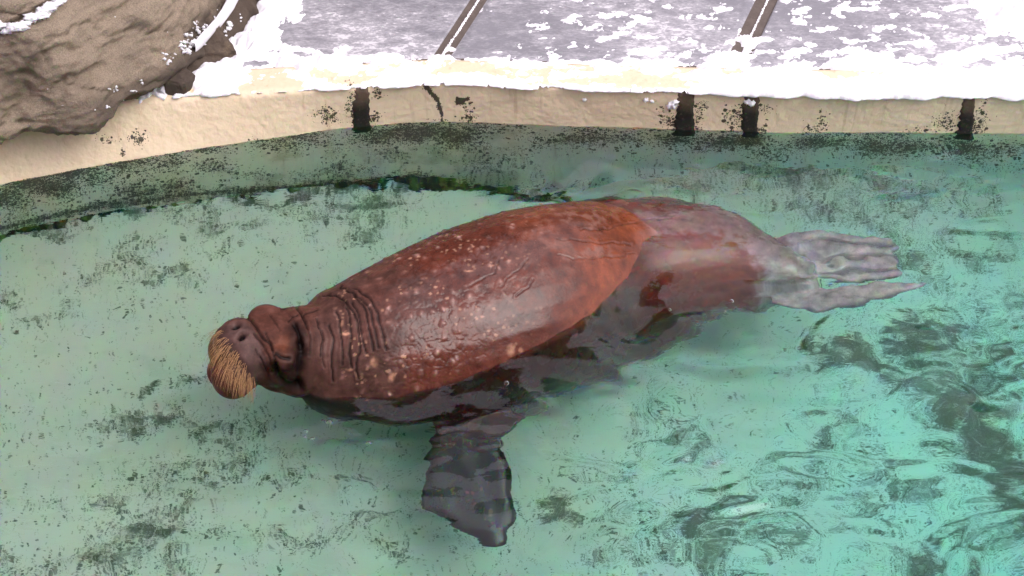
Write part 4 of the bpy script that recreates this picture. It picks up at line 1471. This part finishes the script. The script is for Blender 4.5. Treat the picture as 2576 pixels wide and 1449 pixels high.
    for (x, y, rx, ry) in [(942, 910, 11, 13), (985, 948, 9, 12), (1284, 880, 11, 16), (1312, 884, 6, 8), (1178, 683, 11, 2.5), (1235, 668, 8, 2), (870, 840, 12, 4), (860, 815, 5, 9), (882, 930, 8, 4), (895, 945, 3, 9), (960, 780, 4, 5)]:
        q = px + w * 4
        c = lerp(c, (.60, .34, .22), np.exp(-((((q[:, 0] - x) / rx) ** 2 + ((q[:, 1] - y) / ry) ** 2) ** 2)) * vis * .8 * (.6 + .8 * np.clip(nf + .3, 0, 1)).clip(0, 1))
    c = lerp(c, (.008, .005, .0045), np.clip(groove, 0, 1) * .9)  # shade in creases and eye slit painted as near-black skin
    c = lerp(c, (.05, .026, .019), np.clip(crack * near_front * .15 + sstep(.82, 1, wrink) * near_front * .45, 0, 1))
    c = lerp(c, (.010, .006, .006), nost)
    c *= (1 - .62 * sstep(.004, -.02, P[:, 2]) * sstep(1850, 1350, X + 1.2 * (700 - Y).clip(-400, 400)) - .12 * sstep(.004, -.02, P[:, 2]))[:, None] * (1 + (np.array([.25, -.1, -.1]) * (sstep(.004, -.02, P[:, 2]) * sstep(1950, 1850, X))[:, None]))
    c *= np.array([.47, .43, .42]) * (1 + .45 * nf + .25 * nl)[:, None].clip(.4, 1.8)
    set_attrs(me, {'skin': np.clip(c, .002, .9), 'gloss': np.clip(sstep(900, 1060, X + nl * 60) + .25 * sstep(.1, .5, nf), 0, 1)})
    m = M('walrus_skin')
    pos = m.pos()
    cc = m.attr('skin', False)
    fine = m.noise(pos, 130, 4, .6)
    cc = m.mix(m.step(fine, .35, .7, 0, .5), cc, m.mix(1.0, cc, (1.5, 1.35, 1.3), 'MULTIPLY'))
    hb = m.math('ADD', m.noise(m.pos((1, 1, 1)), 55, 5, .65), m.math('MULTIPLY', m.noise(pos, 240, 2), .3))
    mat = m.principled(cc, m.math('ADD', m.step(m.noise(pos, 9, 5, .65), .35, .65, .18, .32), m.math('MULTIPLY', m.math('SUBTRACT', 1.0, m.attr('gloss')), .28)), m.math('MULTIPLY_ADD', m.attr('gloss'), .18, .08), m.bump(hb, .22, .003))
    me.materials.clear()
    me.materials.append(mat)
    me.polygons.foreach_set('use_smooth', np.ones(len(me.polygons), bool))
    tag(raw, 'big wrinkled reddish brown walrus floating in the pool with eyes closed', 'walrus')

    # ---- whiskers
    region = h2([(215, 400), (300, 440), (380, 560), (470, 700), (560, 850), (640, 980), (690, 1090), (600, 1120), (480, 1090), (380, 1010), (280, 900), (220, 760), (170, 640), (150, 520), (170, 440)])
    reg = np.array(region)
    VV, FF, b = [], [], 0
    visv = np.where((vis > .5) & (X > 500) & (X < 680))[0]
    tries = 0
    made = 0
    r2 = random.Random(5)
    Pv, pv = P2[visv], px[visv]
    while made < 300 and tries < 6000:
        tries += 1
        q = np.array([r2.uniform(reg[:, 0].min(), reg[:, 0].max()), r2.uniform(reg[:, 1].min(), reg[:, 1].max())])
        if poly_sd(q[None], reg)[0] < 0: continue
        dd = np.linalg.norm(pv - q, axis=1)
        k = int(dd.argmin())
        if dd[k] > 6: continue
        root = Pv[k]
        nrm = N[visv[k]]
        t = (q[1] - reg[:, 1].min()) / (reg[:, 1].max() - reg[:, 1].min())
        # they sweep forward and down, more sideways on the near cheek
        u_, v_ = -.95 + .6 * t, .35 + .75 * t
        sweep = np.array([u_, -.707 * v_, -.707 * v_])
        d0 = nrm * .75 + sweep * .6 + np.array([-.15, -.707, .707]) * .45 + np.array([r2.gauss(0, .17), r2.gauss(0, .17), r2.gauss(0, .17)])
        d0 /= np.linalg.norm(d0)
        L = r2.uniform(.03, .066) * (1 + .35 * t)
        ns, nr = 7, 4
        p = root - nrm * .003
        d = d0
        for i in range(ns):
            f = i / (ns - 1)
            a = np.cross(d, (0.3, 0.2, 1)); a /= np.linalg.norm(a)
            bb = np.cross(d, a)
            rad = .00062 * (1 - .75 * f)
            for j in range(nr):
                an = 2 * math.pi * j / nr
                VV.append(p + (a * math.cos(an) + bb * math.sin(an)) * rad)
            d = d + sweep * (.10 + .06 * r2.random()) + np.array([.03 + r2.gauss(0, .05), -.10, -.24 + r2.gauss(0, .06)])
            d = d / np.linalg.norm(d)
            p = p + d * L / (ns - 1)
        FF.append(grid_faces(ns, nr, wrap_v=True) + b)
        b += ns * nr
        made += 1
    m = M('whisker')
    pos = m.pos()
    cmat = m.principled(m.mix(m.noise(pos, 60, 2), (.22, .105, .04), (.38, .21, .09)), .5, .4)
    wh = mesh_obj('whiskers', np.array(VV), np.concatenate(FF), cmat, raw)
    tag(wh, kind='stuff')
    return raw


build_walrus()

# ================================================================== BUBBLES ON THE WATER
bub_mat = M('bubble_film')
_p = bub_mat.n('ShaderNodeBsdfGlossy'); _p.inputs['Roughness'].default_value = .02; _p.inputs['Color'].default_value = (1, 1, 1, 1)
_t = bub_mat.n('ShaderNodeBsdfTransparent')
_f = bub_mat.n('ShaderNodeLayerWeight'); _f.inputs['Blend'].default_value = .25
_m = bub_mat.n('ShaderNodeMixShader')
bub_mat.put(_m.inputs[0], _f.outputs['Fresnel']); bub_mat.put(_m.inputs[1], _t.outputs[0]); bub_mat.put(_m.inputs[2], _p.outputs[0])
bub_mat.t.links.new(_m.outputs[0], bub_mat.out.inputs['Surface'])


def bubble_mesh():
    n = 10
    V = []
    for i in range(n):
        th = (math.pi * .55) * i / (n - 1)
        for j in range(20):
            ph = 2 * math.pi * j / 20
            V.append((math.sin(th) * math.cos(ph), math.sin(th) * math.sin(ph), math.cos(th)))
    me_o = mesh_obj('bubble', V, grid_faces(n, 20, wrap_v=True, flip=True), bub_mat.m)
    return me_o


BUB = [(812, 1061, 5, 'larger bubble of the pair just below the walrus chest'.replace('larger', 'smaller')), (828, 1064, 8, 'larger bubble of the pair just below the walrus chest'),
       (769, 1086, 6, 'topmost bubble of the cluster of three below the walrus chin'), (767, 1101, 4.5, 'lower left bubble of the cluster of three below the walrus chin'), (785, 1105, 5, 'lower right bubble of the cluster of three below the walrus chin'),
       (927, 1118, 7, 'single bubble left of the walrus fore flipper'), (883, 1093, 3.5, 'tiny bubble alone on green water under the walrus belly'),
       (1274, 964, 6, 'single bubble over the dark wet flank of the walrus'), (880, 1228, 6, 'bubble on open water well left of the fore flipper tip'),
       (1840, 758, 5.5, 'topmost bubble near the submerged hip of the walrus'), (1685, 780, 4, 'small bubble over the purple submerged flank, far from the others'), (1823, 785, 4, 'small bubble directly below the topmost one near the hip'),
       (1754, 816, 6.5, 'largest bubble at the water edge of the submerged hip'), (1772, 812, 3, 'tiny bubble touching the right of the largest hip bubble')]
b0 = None
for x, y, r, lab in BUB:
    p = unz([(x, y)], .001)[0]
    if b0 is None:
        b0 = bubble_mesh(); o = b0
    else:
        o = b0.copy(); col.objects.link(o)
    s = r / 690.0
    o.location = (p[0], p[1], .002)
    o.scale = (s, s, s * .8)
    tag(o, lab, 'bubble', 'air bubbles floating on the water')
